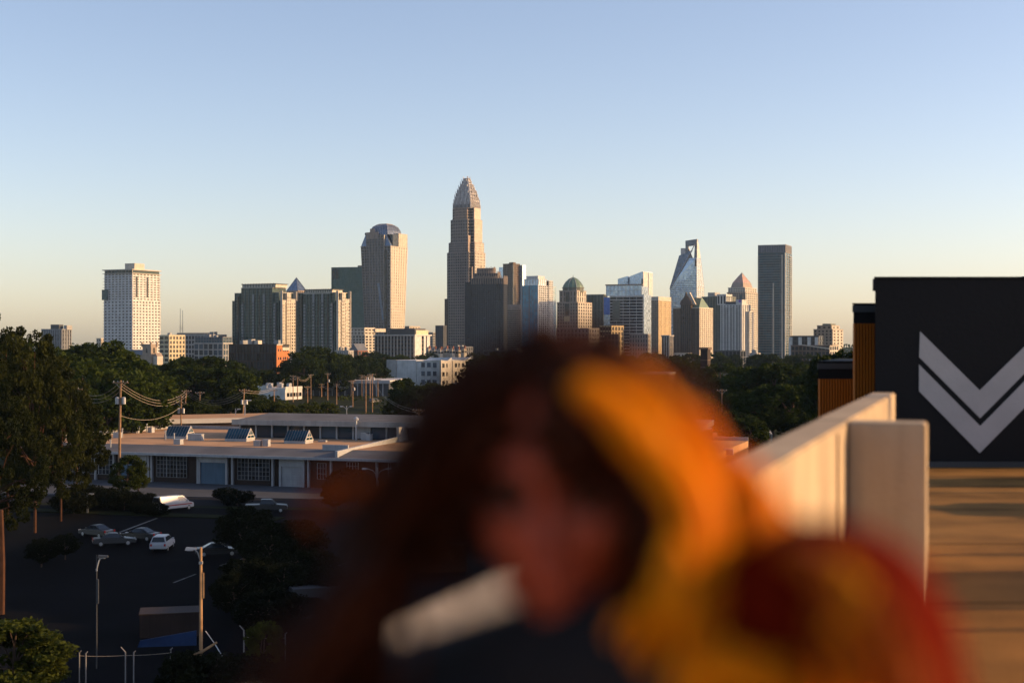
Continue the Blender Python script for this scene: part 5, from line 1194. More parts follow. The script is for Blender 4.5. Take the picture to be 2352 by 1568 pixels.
for px, yt, d, wd in ((418, 824, 430, 1.2), (455, 816, 440, 1.5), (490, 822, 450, 1.3), (528, 842, 440, 1.1), (440, 838, 400, 1.4), (490, 840, 400, 1.4), (530, 850, 400, 1.2), (400, 850, 420, 1.2)):
    tree('far', 'broad dark tree in the clump behind the depot poles', 'clump behind the depot', px, yt, d, wd)
for px, yt, d in ((585, 918, 350), (610, 916, 350), (640, 921, 355), (655, 925, 350), (670, 930, 352), (356, 925, 335), (445, 920, 345), (484, 926, 350), (705, 922, 380), (750, 925, 390), (578, 902, 500), (604, 906, 505), (632, 908, 500)):
    tree('bright', 'small bright green tree just behind the clerestory roof', 'small trees behind the clerestory', px, yt, d, 1.5)
for px, yt, d, k in ((916, 872, 410, 'cone'), (936, 868, 420, 'cone'), (955, 884, 405, 'bright'), (985, 878, 410, 'bright'), (1010, 884, 405, 'cone'), (1040, 876, 415, 'bright'), (1068, 882, 420, 'bright')):
    tree(k, 'bushy tree in the row below the white studio building', 'row below the studio building', px, yt, d, 1.25)
for px, yt, d in ((1100, 820, 620), (1130, 812, 640), (1165, 818, 620), (1200, 814, 640), (1240, 818, 620), (1110, 850, 480), (1150, 848, 480), (1195, 850, 480), (1240, 846, 470), (1290, 830, 560), (1340, 826, 560), (1390, 828, 560), (1440, 822, 600), (1490, 824, 600)):
    tree('far', 'leafy tree beside and behind the blurred hair', 'trees behind the hair', px, yt, d, rnd.uniform(1.1, 1.4))
for px, yt, d, wd in ((1560, 822, 640, 1.2), (1590, 828, 600, 1.2), (1655, 836, 470, 1.1), (1640, 868, 420, 1.2), (1708, 842, 420, 1.2), (1745, 836, 400, 1.3), (1785, 832, 390, 1.3), (1825, 836, 390, 1.2), (1855, 842, 400, 1.2), (1700, 905, 330, 1.1), (1740, 890, 330, 1.2), (1775, 880, 320, 1.3), (1815, 875, 320, 1.3), (1850, 880, 330, 1.2), (1890, 850, 340, 1.2), (1600, 900, 380, 1.2), (1560, 880, 400, 1.2), (1690, 940, 300, 1.1), (1725, 945, 295, 1.2), (1640, 920, 330, 1.1), (1870, 838, 420, 1.2)):
    tree('far', LB['r'], 'trees left of the black building', px, yt, d, wd)
tree('far', 'tall slim tree rising just left of the black building', None, 1938, 772, 260, .75)
# left mass
for px, yt, d, wd in ((150, 790, 330, 1.2), (185, 785, 340, 1.2), (215, 784, 350, 1.2), (250, 792, 350, 1.2), (285, 808, 360, 1.2), (310, 828, 330, 1.2), (230, 830, 300, 1.2), (270, 850, 290, 1.3), (190, 840, 290, 1.2), (300, 880, 280, 1.2), (120, 800, 320, 1.2), (80, 790, 330, 1.2), (40, 785, 330, 1.2), (340, 840, 420, 1.2), (370, 838, 460, 1.2), (240, 890, 270, 1.2), (200, 900, 275, 1.1), (325, 845, 700, 1.4), (365, 838, 720, 1.4), (310, 838, 640, 1.4)):
    tree('far', LB['l'], 'left tree mass', px, yt, d, wd)
tree('big', 'great spreading tree with reddish trunk at the left edge', None, 80, 762, 171, .8, i=0)
tree('big', 'tall open tree rising highest at the left edge', None, 18, 716, 186, .72, i=1)
tree('big', 'tree with drooping boughs over the warehouse roof end at left', None, 140, 880, 182, .8, i=1)
tree('big', 'tree cut by the left frame edge below the tall open tree', None, -20, 860, 150, .8, i=0)
# lot trees
tree('bright', 'young bright green tree before the first dock door', None, 292, 1044, 212, 1.15)
tree('bright', 'small tree between the young tree and the grid window', None, 318, 1058, 214, .9)
for px, yt, d in ((185, 1112, 196), (215, 1118, 198), (250, 1116, 196), (285, 1122, 194), (170, 1126, 190), (330, 1150, 190), (355, 1152, 188), (520, 1118, 205), (545, 1124, 200)):
    tree('shrub', 'low dark shrub along the planting strip before the warehouse', 'dark shrubs', px, yt, d, 1.3, name='shrub')
for px, yt, d, wd in ((800, 1072, 196, 1.1), (830, 1080, 194, 1.0), (775, 1095, 192, 1.0)):
    tree('dark', 'very dark tree before the right part of the warehouse', 'dark trees before the warehouse', px, yt, d, wd)
for px, yt, d, wd in ((560, 1160, 150, 1.2), (620, 1200, 140, 1.3), (680, 1190, 142, 1.3), (590, 1270, 122, 1.3), (655, 1290, 120, 1.4), (710, 1260, 126, 1.3), (540, 1310, 118, 1.1), (620, 1350, 108, 1.3), (690, 1360, 108, 1.2), (760, 1300, 120, 1.2)):
    tree('dark', 'dark tree in the gloomy thicket right of the lamp post', 'gloomy thicket', px, yt, d, wd)
tree('bright', 'pointed young tree at the lot front right of the lamp post', None, 605, 1425, 93, .8)
tree('bright', 'leafy tree in the bottom left corner', None, 40, 1412, 91, 1.7); tree('bright', 'lower leafy tree beside the bottom left corner tree', None, 95, 1450, 92, 1.3)
tree('shrub', 'reddish lit shrub at the foot of the lamp post', None, 415, 1495, 92, .8, name='shrub'); tree('shrub', 'shrub at the bottom right of the lamp post', None, 500, 1500, 91, 1.3, name='shrub'); tree('shrub', 'shrub below the pointed young tree', None, 560, 1505, 91, 1.2, name='shrub')
tree('dark', 'dark tree over the dim cars at left', None, 150, 1225, 150, 1.2); tree('dark', 'dark tree left of the dim row of cars', None, 95, 1235, 145, 1.2); tree('dark', 'dark tree behind the white van', None, 345, 1130, 193, .8)
o = MB().tube([P(3, 1420, 120), P(5, 1290, 120), P(2, 1170, 120)], [.3, .26, .2], 7).build('bare_tree', 'pine_bark'); tag(o, 'reddish bare trunk at the extreme left edge', 'trunk')
for g in ('gloomy thicket', 'dark trees before the warehouse', 'dark shrubs', 'left tree mass', 'trees left of the black building', 'trees behind the hair', 'row below the studio building', 'small trees behind the clerestory', 'clump behind the depot', 'grove in the middle'): number(g)
for k, o in PR.items():
    if k not in used:
        for c in list(o.children): bpy.data.objects.remove(c)
        bpy.data.objects.remove(o)
# far-off wood on the horizon, one mass
rs = np.random.RandomState(5)
n = 900
C = np.stack([rs.uniform(-1500, 1500, n), rs.uniform(3000, 3600, n), rs.uniform(3, 15, n)], axis=1)
fw = link('distant_wood', leaves(C, np.full(n, 11.0), 14, 3.0, rs, 'distant_wood', 'leaf_far', .6)); tag(fw, 'dark line of distant woods behind the skyline', 'woods', kind='stuff')
C = np.stack([rs.uniform(-420, 420, n), rs.uniform(420, 1250, n), rs.uniform(.3, 2.2, n)], axis=1)
uw = link('undergrowth', leaves(C, np.full(n, 5.0), 26, .7, rs, 'undergrowth', 'leaf_far', .35)); tag(uw, 'low undergrowth between the distant trees', 'undergrowth', kind='stuff')

# ------------------------------------------------------------------ parking deck, parapet, black building
SL = 0.025
def dz(y): return CZ - 1.62 - SL * y             # the deck falls gently away from the camera
PD = Vector((.3135, .9496)); PN = Vector((.9496, -.3135))      # along the parapet, and towards the deck
PI0 = Vector((.974, 5.48))                       # a point on the inner top edge
def pp(s, t): v = PI0 + PD * s + PN * t; return (v.x, v.y)
YB = 25.6                                        # face of the black building
def edge_x(y): return PI0.x + (y - PI0.y) * PD.x / PD.y
dk = [(edge_x(-14) - .2, -14), (34, -14), (34, YB + 4), (edge_x(YB + 4) - .2, YB + 4)]
DK = MB().hexa([(x, y, dz(y) - .45) for x, y in dk] + [(x, y, dz(y)) for x, y in dk]).build('parking_deck', 'deck_concrete'); tag(DK, kind='structure')
for i in range(7):                               # construction joints and a painted line
    y = 3.0 + i * 3.6
    MB().add([(edge_x(y), y, dz(y) + .003), (33, y - .3, dz(y - .3) + .003), (33, y - .27, dz(y - .27) + .003), (edge_x(y), y + .03, dz(y + .03) + .003)], [(0, 1, 2, 3)]).build('deck_joint', 'asphalt', DK)
for y in (6.9, 12.6):
    MB().add([(edge_x(y) + 2.0, y, dz(y) + .004), (33, y - .35, dz(y - .35) + .004), (33, y - .24, dz(y - .24) + .004), (edge_x(y) + 2.0, y + .11, dz(y + .11) + .004)], [(0, 1, 2, 3)]).build('painted_line', 'lot_paint', DK)
# storeys below the deck
GA = empty('parking_garage', (0, 0, 0), 0, 'concrete parking garage under the deck the person stands on', 'garage')
for k in range(1, 7):
    z = dz(0) - .45 - k * 3.3
    MB().hexa([(x, y, z) for x, y in dk] + [(x, y, z + .35) for x, y in dk]).build('floor_slab', 'parapet_concrete', GA)
    a, b_ = pp(-20, 0), pp(22, 0); a2, b2 = pp(-20, -.2), pp(22, -.2)
    MB().hexa([(*a2, z), (*a, z), (*b_, z), (*b2, z), (*a2, z + 1.3), (*a, z + 1.3), (*b_, z + 1.3), (*b2, z + 1.3)]).build('spandrel', 'parapet_concrete', GA)
for s in range(-18, 22, 6):
    x, y = pp(s, .5); boxpart('column', x - .3, x + .3, y - .3, y + .3, 0, dz(y) - .45, 'parapet_concrete', GA)
    boxpart('column', x + 15, x + 15.6, y - .3, y + .3, 0, dz(y) - .45, 'parapet_concrete', GA)
# parapet in two lengths with a joint, and the stub wall
ZT = CZ - .5
PA = empty('parapet', (0, 0, 0), 0, 'sunlit concrete parapet wall running along the deck edge behind the person', 'parapet')
def wallbox(name, s0, s1, t0, t1, z1, parent, z1b=None):
    q = [pp(s0, t0), pp(s0, t1), pp(s1, t1), pp(s1, t0)]
    me = MB().hexa([(x, y, dz(y) - .9) for x, y in q] + [(x, y, z1 if i < 2 else (z1b or z1)) for i, (x, y) in enumerate(q)]).mesh(name, 'parapet_concrete')
    bm = bmesh.new(); bm.from_mesh(me); bmesh.ops.bevel(bm, geom=bm.edges[:], offset=.012, segments=2, affect='EDGES'); bm.to_mesh(me); bm.free()
    return link(name, me, parent)
wallbox('wall_panel', -7.8, 3.7, -.22, 0, ZT, PA); wallbox('wall_panel', 3.715, 8.75, -.22, 0, ZT + .004, PA)
for s in (2.85, -1.2, -4.2): wallbox('rib', s, s + .08, -.02, .012, ZT - .02, PA)
ST = empty('stub_wall', (0, 0, 0), 0, 'short concrete stub wall standing out from the parapet, shaded front and bright edge', 'wall')
wallbox('stub', 3.52, 3.86, .006, .47, ZT - .002, ST)
# parked cars and light masts further right on the deck, out of view; their shadows cross it
for i, (x, y, k, c) in enumerate(((8.6, 11.2, 'suv', 'car_black'), (10.8, 17.4, 'sedan', 'car_silver'), (12.6, 22.2, 'suv', 'car_white'))):
    car(k, c, f'car parked on the right of the deck beyond the frame, {ORD[i]} from the camera', 0, 0, 8 + 170 * (i % 2), at=(x, y, dz(y) - .02), group='cars on the deck')
for i, (x, y, h) in enumerate(((17, 9.6, 4.6), (22, 13.6, 6.2), (19, 18.4, 5.2), (26, 20.6, 7.0), (15, 23.4, 4.4))):
    o = empty('deck_light', (x, y, dz(y)), 0, f'light mast on the right of the deck beyond the frame, {ORD[i]} from the camera', 'lamp', 'light masts on the deck')
    MB().lathe([(.3, 0), (.3, .7), (.26, .75)], 10).build('base', 'parapet_concrete', o); MB().tube([(0, 0, .7), (0, 0, h)], [.1, .07], 8).build('mast', 'charcoal_metal', o)
    boxpart('lamp_head', -.5, .5, -.18, .18, h, h + .12, 'charcoal_metal', o)
# the black building
BX = (2010 - 1176) / F * YB
BB = empty('black_building', (BX, YB, 0), 0, 'matt black building with two large grey chevrons and orange ribbed side', 'building')
zt = CZ + (784 - 640) / F * YB
def skew(name, x0, x1, y0, y1, z0, z1, m):            # the side walls follow the line of the parapet
    k = (y1 - y0) * .345; return hexpart(name, [(x0, y0, z0), (x1, y0, z0), (x1 + k, y1, z0), (x0 + k, y1, z0), (x0, y0, z1), (x1, y0, z1), (x1 + k, y1, z1), (x0 + k, y1, z1)], m, BB)
skew('wall', 0, 16, 0, 7, dz(YB) - .6, zt, 'black_paint'); skew('coping', -.025, 16.1, -.03, 7.1, zt, CZ + (784 - 635.5) / F * YB, 'black_paint'); boxpart('corner_trim', -.03, .02, -.02, .06, CZ + (784 - 668) / F * YB, zt - .002, 'black_paint', BB)
boxpart('base_trim', -.02, 16, -.05, 0, dz(YB) - .4, dz(YB) + .1, 'charcoal_metal', BB)
for i in range(4, 7): boxpart('panel_joint', i * 2.3, i * 2.3 + .012, -.006, 0, dz(YB) + .1, zt, 'charcoal_metal', BB)
def wpx(px, py): return ((px - 1176) / F * YB - BX, CZ + (784 - py) / F * YB)
def chev(a, b_, c, d_):                          # left outer top, tip top, tip bottom, left outer bottom; mirrored about the tip
    xm = (b_[0] + c[0]) / 2
    pts = [a, b_, (2 * xm - a[0], a[1]), (2 * xm - d_[0], d_[1]), c, d_]
    q = [wpx(*p) for p in pts]; n = len(q)
    vs = [(x, -.012, z) for x, z in q] + [(x, .002, z) for x, z in q]
    fs = [(0, 5, 4, 1), (1, 4, 3, 2)] + [(i, (i + 1) % n, n + (i + 1) % n, n + i) for i in range(n)]
    MB().add(vs, fs).build('chevron', 'chevron_paint', BB)
chev((2113, 761), (2250, 896), (2251, 960), (2111, 820)); chev((2110.6, 836.6), (2251, 978), (2250, 1040), (2110.6, 898))
# stepped side volumes with orange ribbed cladding
def clad(px0, px1, ytop, yor, ybot, y, dep):
    x0, x1 = (px0 - 1176) / F * y - BX, (px1 - 1176) / F * y - BX; z = lambda p: CZ + (784 - p) / F * y
    yy = y - YB
    skew('side_volume', x0, x1, yy, yy + dep, z(yor), z(ytop), 'black_paint'); skew('side_coping', x0 - .03, x1, yy - .03, yy + dep, z(ytop), z(ytop - 3), 'black_paint')
    boxpart('fascia', x0 - .02, x1, yy - .025, yy, z((ytop + yor) / 2 - 4), z(ytop + 2), 'charcoal_metal', BB)
    skew('cladding', x0, x1, yy + .03, yy + dep, z(ybot) - 12, z(yor), 'orange_metal')
    n = max(6, int((x1 - x0) / .055))
    for i in range(n):
        u0 = x0 + (x1 - x0) * i / n
        boxpart('cladding_rib', u0 + .006, u0 + (x1 - x0) / n * .55, yy - .05, yy + .03, z(ybot) - 12, z(yor), 'orange_metal', BB)
clad(1960, 2030, 699, 743, 905, 27.2, 4.0); clad(1880, 1975, 832, 870, 960, 29.4, 4.0)

# ------------------------------------------------------------------ the person
def _simple(name, col, rough=.7, **k):
    m, N, L, b = _new(name)
    b.inputs['Base Color'].default_value = (*col, 1); b.inputs['Roughness'].default_value = rough
    for kk, v in k.items(): b.inputs[kk].default_value = v
    return m
mat('skin', (0.38, 0.066, 0.026), rough=.5, var=.12, scale=25, spec=.35)
mat('jacket_red', (0.1, 0.006, 0.001), spec=.03, rough=.95, var=.25, scale=30, bump=.3, bscale=300)
mat('shirt_black', (0.012, 0.011, 0.012), rough=.9, var=.2, scale=30)
mat('denim', (0.03, 0.04, 0.07), rough=.9, var=.3, scale=20)
mat('eye_white', (.12, .1, .09), rough=.6, spec=.05); mat('iris', (.02, .01, .006), rough=.5, spec=.1); mat('shoe', (.05, .05, .05), rough=.6)
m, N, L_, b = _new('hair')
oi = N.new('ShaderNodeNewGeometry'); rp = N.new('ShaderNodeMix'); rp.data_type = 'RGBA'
rp.inputs[6].default_value = (.012, .004, .0018, 1); rp.inputs[7].default_value = (.09, .02, .0035, 1)  # dark tones: shade is put into the hair colour
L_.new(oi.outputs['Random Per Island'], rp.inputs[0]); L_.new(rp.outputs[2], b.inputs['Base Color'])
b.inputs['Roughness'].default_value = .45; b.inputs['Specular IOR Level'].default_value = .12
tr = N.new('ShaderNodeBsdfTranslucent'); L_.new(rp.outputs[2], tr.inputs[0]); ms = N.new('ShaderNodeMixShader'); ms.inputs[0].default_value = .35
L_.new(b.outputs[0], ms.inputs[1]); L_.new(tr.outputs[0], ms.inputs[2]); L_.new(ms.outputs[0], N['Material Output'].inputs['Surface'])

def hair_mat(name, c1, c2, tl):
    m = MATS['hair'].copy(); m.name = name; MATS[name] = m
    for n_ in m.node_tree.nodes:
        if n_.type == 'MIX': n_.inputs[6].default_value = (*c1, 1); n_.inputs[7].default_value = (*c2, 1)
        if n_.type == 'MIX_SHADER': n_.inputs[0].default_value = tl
hair_mat('hair_painted_sun', (.8, .2, .001), (1.0, .43, .002), .45)  # gold copy of the hair, sunlight painted into its colour
FX, FY = .16, 1.42
PE = empty('person', (FX, FY, dz(FY)), 0, 'blurred person with long curly hair and red jacket leaning towards the camera', 'person')
ORG = Vector((FX, FY, dz(FY)))
HC = Vector((.05, 1.25, CZ - .118)); yaw = R(-16); tilt = R(10)
hf = Vector((math.sin(yaw), -math.cos(yaw), -math.sin(tilt))).normalized(); hl = Vector((math.cos(yaw), math.sin(yaw), 0.04)).normalized(); hu = hl.cross(hf); hu = -hu if hu.z < 0 else hu
def H(l, f, u): return HC + hl * l + hf * f + hu * u - ORG
def W(x, y, z): return Vector((x, y, z)) - ORG
def blob(mb, c, rl, rf, ru, A=(hl, hf, hu)):
    i0 = len(mb.v); mb.ball((0, 0, 0), 1.0, 14, 10)
    for i in range(i0, len(mb.v)):
        x, y, z = mb.v[i]; mb.v[i] = tuple(c + A[0] * x * rl + A[1] * y * rf + A[2] * z * ru)
def limb(mb, pts, rad, n=12):
    mb.tube(pts, rad, n)
    for p, r_ in zip(pts, rad): mb.ball(p, r_, 12, 8)
def remesh(mb, name, m, vox, parent, smooth=6):
    me = mb.mesh(name, m); ob = bpy.data.objects.new(name, me); COL.objects.link(ob)
    r_ = ob.modifiers.new('r', 'REMESH'); r_.mode = 'VOXEL'; r_.voxel_size = vox
    s_ = ob.modifiers.new('s', 'SMOOTH'); s_.iterations = smooth; s_.factor = .5
    dg = bpy.context.evaluated_depsgraph_get(); me2 = bpy.data.meshes.new_from_object(ob.evaluated_get(dg)); me2.name = name
    if not me2.materials: me2.materials.append(MATS[m])
    me2.polygons.foreach_set('use_smooth', [True] * len(me2.polygons))
    bpy.data.objects.remove(ob); return link(name, me2, parent)
B_ = MB()
blob(B_, H(0, -.012, .022), .073, .09, .092); blob(B_, H(0, .026, -.045), .057, .06, .076); blob(B_, H(0, .068, -.104), .024, .02, .02)
blob(B_, H(0, .072, .028), .052, .02, .016)
for s in (-1, 1):
    blob(B_, H(s * .041, .06, -.03), .024, .022, .024); blob(B_, H(s * .075, -.005, -.012), .009, .02, .031); blob(B_, H(s * .035, .03, -.085), .026, .03, .022)
limb(B_, [H(0, .086, .008), H(0, .1, -.022), H(0, .108, -.036)], [.008, .01, .014]); blob(B_, H(.011, .096, -.04), .009, .01, .008); blob(B_, H(-.011, .096, -.04), .009, .01, .008)
blob(B_, H(0, .087, -.066), .025, .009, .006); blob(B_, H(0, .085, -.077), .021, .009, .007)
sl, sr = W(.255, 1.12, CZ - .245), W(-.105, 1.33, CZ - .368); nk = W(.09, 1.31, CZ - .29)
limb(B_, [H(0, -.03, -.06), nk], [.05, .056]); pel = W(.17, 1.6, CZ - .80)
ch = (sl + sr) / 2 + Vector((.02, .05, -.13)); ch2 = (ch + pel) / 2
limb(B_, [nk, ch], [.07, .135]); limb(B_, [sl, (sl + sr) / 2, sr], [.062, .085, .062]); limb(B_, [ch, ch2, pel], [.14, .12, .15])
hipl, hipr = pel + Vector((.085, -.03, -.04)), pel + Vector((-.085, .03, -.04))
fl_, fr_ = Vector((.13, .06, .07)), Vector((-.12, .14, .07))
limb(B_, [hipl, (hipl + fl_) / 2 + Vector((0, -.05, 0)), fl_], [.095, .06, .042]); limb(B_, [hipr, (hipr + fr_) / 2 + Vector((0, -.05, 0)), fr_], [.095, .06, .042])
for q in (fl_, fr_): limb(B_, [q + Vector((0, .03, -.035)), q + Vector((-.02, -.16, -.045))], [.035, .028])
el, er = W(.345, 1.16, CZ - .55), W(-.27, 1.5, CZ - .56); wl, wr = W(.24, 1.04, CZ - .74), W(-.47, 1.57, CZ - .452)
limb(B_, [sl, el, wl], [.052, .041, .027]); limb(B_, [sr, er, wr], [.052, .041, .027])
def hand(mb, wv, d, up, th):                     # palm, four unequal bent fingers, thumb on the side
    d = d.normalized(); sd = d.cross(up).normalized() * th; up = sd.cross(d) * th
    blob(mb, wv + d * .045, .038, .048, .015, (sd, d, up))
    for k, (o_, ln) in enumerate(((-.027, .062), (-.009, .074), (.009, .07), (.026, .055))):
        a = wv + d * .082 + sd * -o_; limb(mb, [a, a + d * ln * .5 - up * .004, a + d * ln * .85 - up * .018, a + d * ln * .95 - up * .032], [.0088, .0083, .0078, .0068], 8)
    a = wv + d * .025 + sd * .034; limb(mb, [a, a + d * .03 + sd * .022, a + d * .058 + sd * .028 - up * .006], [.0115, .0095, .008], 8)
hand(B_, wl, Vector((-.1, .2, -1)), Vector((-1, -.1, 0)), 1); hand(B_, wr, Vector((-.9, .25, -.12)), Vector((0, 0, 1)), -1)
remesh(B_, 'body', 'skin', .006, PE)
for s in (-1, 1):
    e = MB(); e.ball((0, 0, 0), .0125, 12, 8); eo = e.build('eye', 'eye_white', PE, H(s * .031, .0745, -.001), True)
    i_ = MB(); i_.ball(hf * .0075, .0072, 10, 6); i_.build('iris', 'iris', eo, (0, 0, 0), True)
    bw = MB(); bw.tube([H(s * .014, .094, .018), H(s * .032, .09, .024), H(s * .05, .076, .017)], [.003, .004, .002], 6); bw.build('eyebrow', 'hair', PE)
J = MB()
limb(J, [nk + Vector((.05, .02, -.02)), ch], [.085, .15]); limb(J, [sl, (sl + sr) / 2, sr], [.092, .1, .085]); limb(J, [ch, ch2, pel + Vector((0, 0, .1))], [.158, .142, .15])
limb(J, [sr, er, wr.lerp(er, .06)], [.08, .066, .048])
jk = remesh(J, 'jacket', 'shirt_black', .011, PE, 8)
J = MB(); limb(J, [sl + Vector((-.01, 0, 0)), el, wl.lerp(el, .06)], [.108, .085, .055]); remesh(J, 'sleeve', 'jacket_red', .011, PE, 8)['label'] = 'red sleeve'
S = MB(); fr = (sl - sr).cross(Vector((0, 0, 1))).normalized(); fr = -fr if fr.y > 0 else fr
blob(S, ch + fr * .055 + Vector((-.05, 0, -.02)), .105, .13, .19, ((sl - sr).normalized(), fr, Vector((0, 0, 1)))); limb(S, [ch + fr * .06 + Vector((-.06, 0, .07)), nk + fr * .02 + Vector((-.03, 0, -.02))], [.1, .066]); limb(S, [ch2 + fr * .03, pel + fr * .02], [.13, .14])
remesh(S, 'shirt', 'shirt_black', .011, PE, 6)
D_ = MB(); limb(D_, [pel + Vector((0, 0, .06)), pel], [.155, .162]); limb(D_, [hipl, (hipl + fl_) / 2 + Vector((0, -.05, 0)), fl_ + Vector((0, 0, .02))], [.105, .075, .06]); limb(D_, [hipr, (hipr + fr_) / 2 + Vector((0, -.05, 0)), fr_ + Vector((0, 0, .02))], [.105, .075, .06])
remesh(D_, 'trousers', 'denim', .012, PE, 6)
for q in (fl_, fr_):
    sh = MB(); limb(sh, [q + Vector((0, .035, -.028)), q + Vector((-.02, -.17, -.036))], [.042, .034]); remesh(sh, 'shoe', 'shoe', .008, PE, 4)
# hair: hundreds of curls growing from the scalp, some long locks to the shoulder
HR = MB(); hr = random.Random(11)
def strand(p, r_, curl, turns, n=26, ns=5):
    """a curl winding round the polyline p"""
    out = []; ph = hr.uniform(0, 6.28); m_ = len(p) - 1
    for i in range(n):
        t = i / (n - 1) * m_; k = min(int(t), m_ - 1); q = p[k].lerp(p[k + 1], t - k)
        dirv = (p[k + 1] - p[k]).normalized(); a = dirv.orthogonal().normalized(); c = dirv.cross(a)
        e = min(1, i / (n * .25)) * curl
        out.append(q + (a * math.cos(ph + turns * 6.283 * i / n) + c * math.sin(ph + turns * 6.283 * i / n)) * e)
    HR.tube(out, [r_ * (1 - .55 * i / n) for i in range(n)], ns)
def bez(p, n=9):
    out = []
    for i in range(n):
        t = i / (n - 1); q = [Vector(v) for v in p]
        while len(q) > 1: q = [q[j].lerp(q[j + 1], t) for j in range(len(q) - 1)]
        out.append(q[0])
    return out
def scalp(n, front=False):
    cnt = 0
    while cnt < n:
        u = hr.uniform(-.3, 1); an = hr.uniform(0, 6.283); rr_ = math.sqrt(1 - u * u)
        l, f = rr_ * math.cos(an), rr_ * math.sin(an)
        if front != (f > .3): continue
        if front and u < .3: continue               # the face stays clear
        root = H(l * .076, f * .09 - .012, u * .094 + .024)
        if front:                                   # fringe, combed to the sides
            sd_ = math.copysign(1, l + .25); out = hl * sd_ * .9 + hf * .25 + hu * .15; ln = hr.uniform(.02, .06) + abs(l) * .12; sp = hr.uniform(.03, .06)
        else:
            out = hl * l * 1.2 + hf * (f * .8 - .12) + hu * max(u, .15) * .5; ln = hr.uniform(.12, .34); sp = hr.uniform(.035, .085)
            if l < -.1: ln *= .4; sp *= .8
            if l > .1: sp *= .7; ln *= .75
        p = bez([root, root + out * sp, root + out * sp * 1.25 + Vector((0, 0, -ln * .45)), root + out * sp * hr.uniform(.6, 1.1) + Vector((hr.uniform(-.02, .02), hr.uniform(-.02, .02), -ln))], 8)
        strand(p, hr.uniform(.005, .008), hr.uniform(.006, .013), hr.uniform(1.5, 4)); cnt += 1
scalp(300); scalp(110, True)
def lock(pts, width, n, r_=.007, curl=.006):
    base = [P(px, py, d) - ORG for px, py, d in pts]
    for i in range(n):
        off = Vector((hr.gauss(0, width), hr.gauss(0, width), hr.gauss(0, width)))
        strand(bez([b_ + off * (.35 + .65 * k / len(base)) for k, b_ in enumerate(base)], 10), hr.uniform(.7, 1.2) * r_, curl, hr.uniform(.8, 2.0))
# locks coloured dark as shaded: left side down to the shoulder, and the mass behind the bright ones
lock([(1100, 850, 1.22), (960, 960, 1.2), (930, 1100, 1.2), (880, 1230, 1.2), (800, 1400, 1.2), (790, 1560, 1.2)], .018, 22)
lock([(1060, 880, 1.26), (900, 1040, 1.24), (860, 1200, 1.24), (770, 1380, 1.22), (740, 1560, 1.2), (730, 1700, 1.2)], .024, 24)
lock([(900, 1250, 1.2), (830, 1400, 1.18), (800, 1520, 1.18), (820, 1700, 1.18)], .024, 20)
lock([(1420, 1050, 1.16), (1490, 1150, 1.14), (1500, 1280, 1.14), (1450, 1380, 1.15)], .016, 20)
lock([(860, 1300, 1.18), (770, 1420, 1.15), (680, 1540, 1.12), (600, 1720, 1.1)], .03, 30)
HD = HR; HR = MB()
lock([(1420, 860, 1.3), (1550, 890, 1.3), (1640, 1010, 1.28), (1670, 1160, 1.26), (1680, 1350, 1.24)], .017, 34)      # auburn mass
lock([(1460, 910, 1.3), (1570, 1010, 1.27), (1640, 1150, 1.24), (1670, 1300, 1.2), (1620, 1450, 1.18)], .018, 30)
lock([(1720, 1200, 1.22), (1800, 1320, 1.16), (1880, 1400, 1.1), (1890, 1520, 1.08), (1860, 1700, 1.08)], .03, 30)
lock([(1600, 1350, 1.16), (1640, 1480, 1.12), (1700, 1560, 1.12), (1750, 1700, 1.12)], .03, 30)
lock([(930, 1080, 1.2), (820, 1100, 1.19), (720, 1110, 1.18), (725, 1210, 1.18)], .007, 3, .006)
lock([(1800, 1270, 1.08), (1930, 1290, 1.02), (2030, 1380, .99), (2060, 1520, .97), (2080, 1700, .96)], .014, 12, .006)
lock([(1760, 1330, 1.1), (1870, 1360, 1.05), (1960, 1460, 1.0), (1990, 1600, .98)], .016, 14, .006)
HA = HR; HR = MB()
lock([(1340, 890, 1.16), (1450, 950, 1.12), (1590, 1090, 1.12), (1650, 1250, 1.12), (1600, 1400, 1.12)], .012, 34, .008)     # the bright band past the cheek, sunlight put into its colour
lock([(1700, 1080, 1.17), (1760, 1180, 1.14), (1790, 1300, 1.12), (1745, 1420, 1.11)], .013, 26, .008)
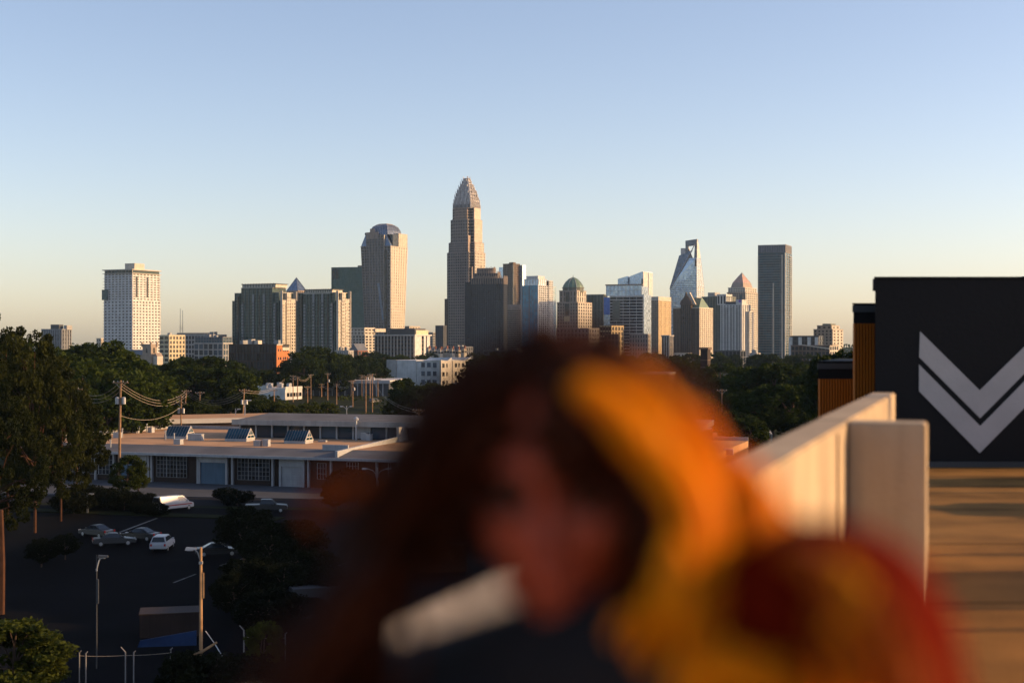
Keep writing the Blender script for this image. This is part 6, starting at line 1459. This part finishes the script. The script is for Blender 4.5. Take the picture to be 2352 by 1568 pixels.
lock([(1640, 1250, 1.12), (1560, 1360, 1.1), (1480, 1390, 1.1), (1500, 1480, 1.1)], .014, 16, .008)
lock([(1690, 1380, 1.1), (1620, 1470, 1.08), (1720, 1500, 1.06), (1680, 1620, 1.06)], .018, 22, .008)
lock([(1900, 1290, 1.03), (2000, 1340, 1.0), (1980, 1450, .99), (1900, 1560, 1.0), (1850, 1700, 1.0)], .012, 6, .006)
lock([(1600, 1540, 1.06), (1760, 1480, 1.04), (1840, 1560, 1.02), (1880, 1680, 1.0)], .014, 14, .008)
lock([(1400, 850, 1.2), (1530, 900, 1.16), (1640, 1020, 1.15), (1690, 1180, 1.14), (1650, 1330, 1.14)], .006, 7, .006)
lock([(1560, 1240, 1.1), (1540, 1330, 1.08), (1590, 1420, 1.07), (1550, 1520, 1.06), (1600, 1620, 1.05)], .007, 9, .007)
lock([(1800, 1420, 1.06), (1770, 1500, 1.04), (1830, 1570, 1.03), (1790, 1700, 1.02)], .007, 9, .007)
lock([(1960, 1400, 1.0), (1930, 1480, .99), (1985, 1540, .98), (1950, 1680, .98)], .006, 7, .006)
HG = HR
hair_mat('hair_auburn', (.1, .016, .001), (.5, .1, .001), .35)  # half-lit tone painted between the dark and the gold hair
for mb_, nm, mm in ((HD, 'hair', 'hair'), (HA, 'auburn_hair', 'hair_auburn'), (HG, 'sun_painted_hair', 'hair_painted_sun')): tag(mb_.build(nm, mm, PE, smooth=True), kind='stuff')

# ------------------------------------------------------------------ haze between here and the skyline
hz = MB().box(-2590, 2590, -290, 5590, -1, 300).build('haze', None); tag(hz, 'thin warm haze over the city', 'haze', kind='stuff')
m = bpy.data.materials.new('haze'); m.use_nodes = True; N = m.node_tree.nodes; N.remove(N['Principled BSDF'])
pv = N.new('ShaderNodeVolumePrincipled'); pv.inputs['Color'].default_value = (.5, .72, 1.0, 1); pv.inputs['Density'].default_value = 0.00003; pv.inputs['Anisotropy'].default_value = 0.0
m.node_tree.links.new(pv.outputs[0], N['Material Output'].inputs['Volume']); hz.data.materials.append(m); hz.display_type = 'WIRE'
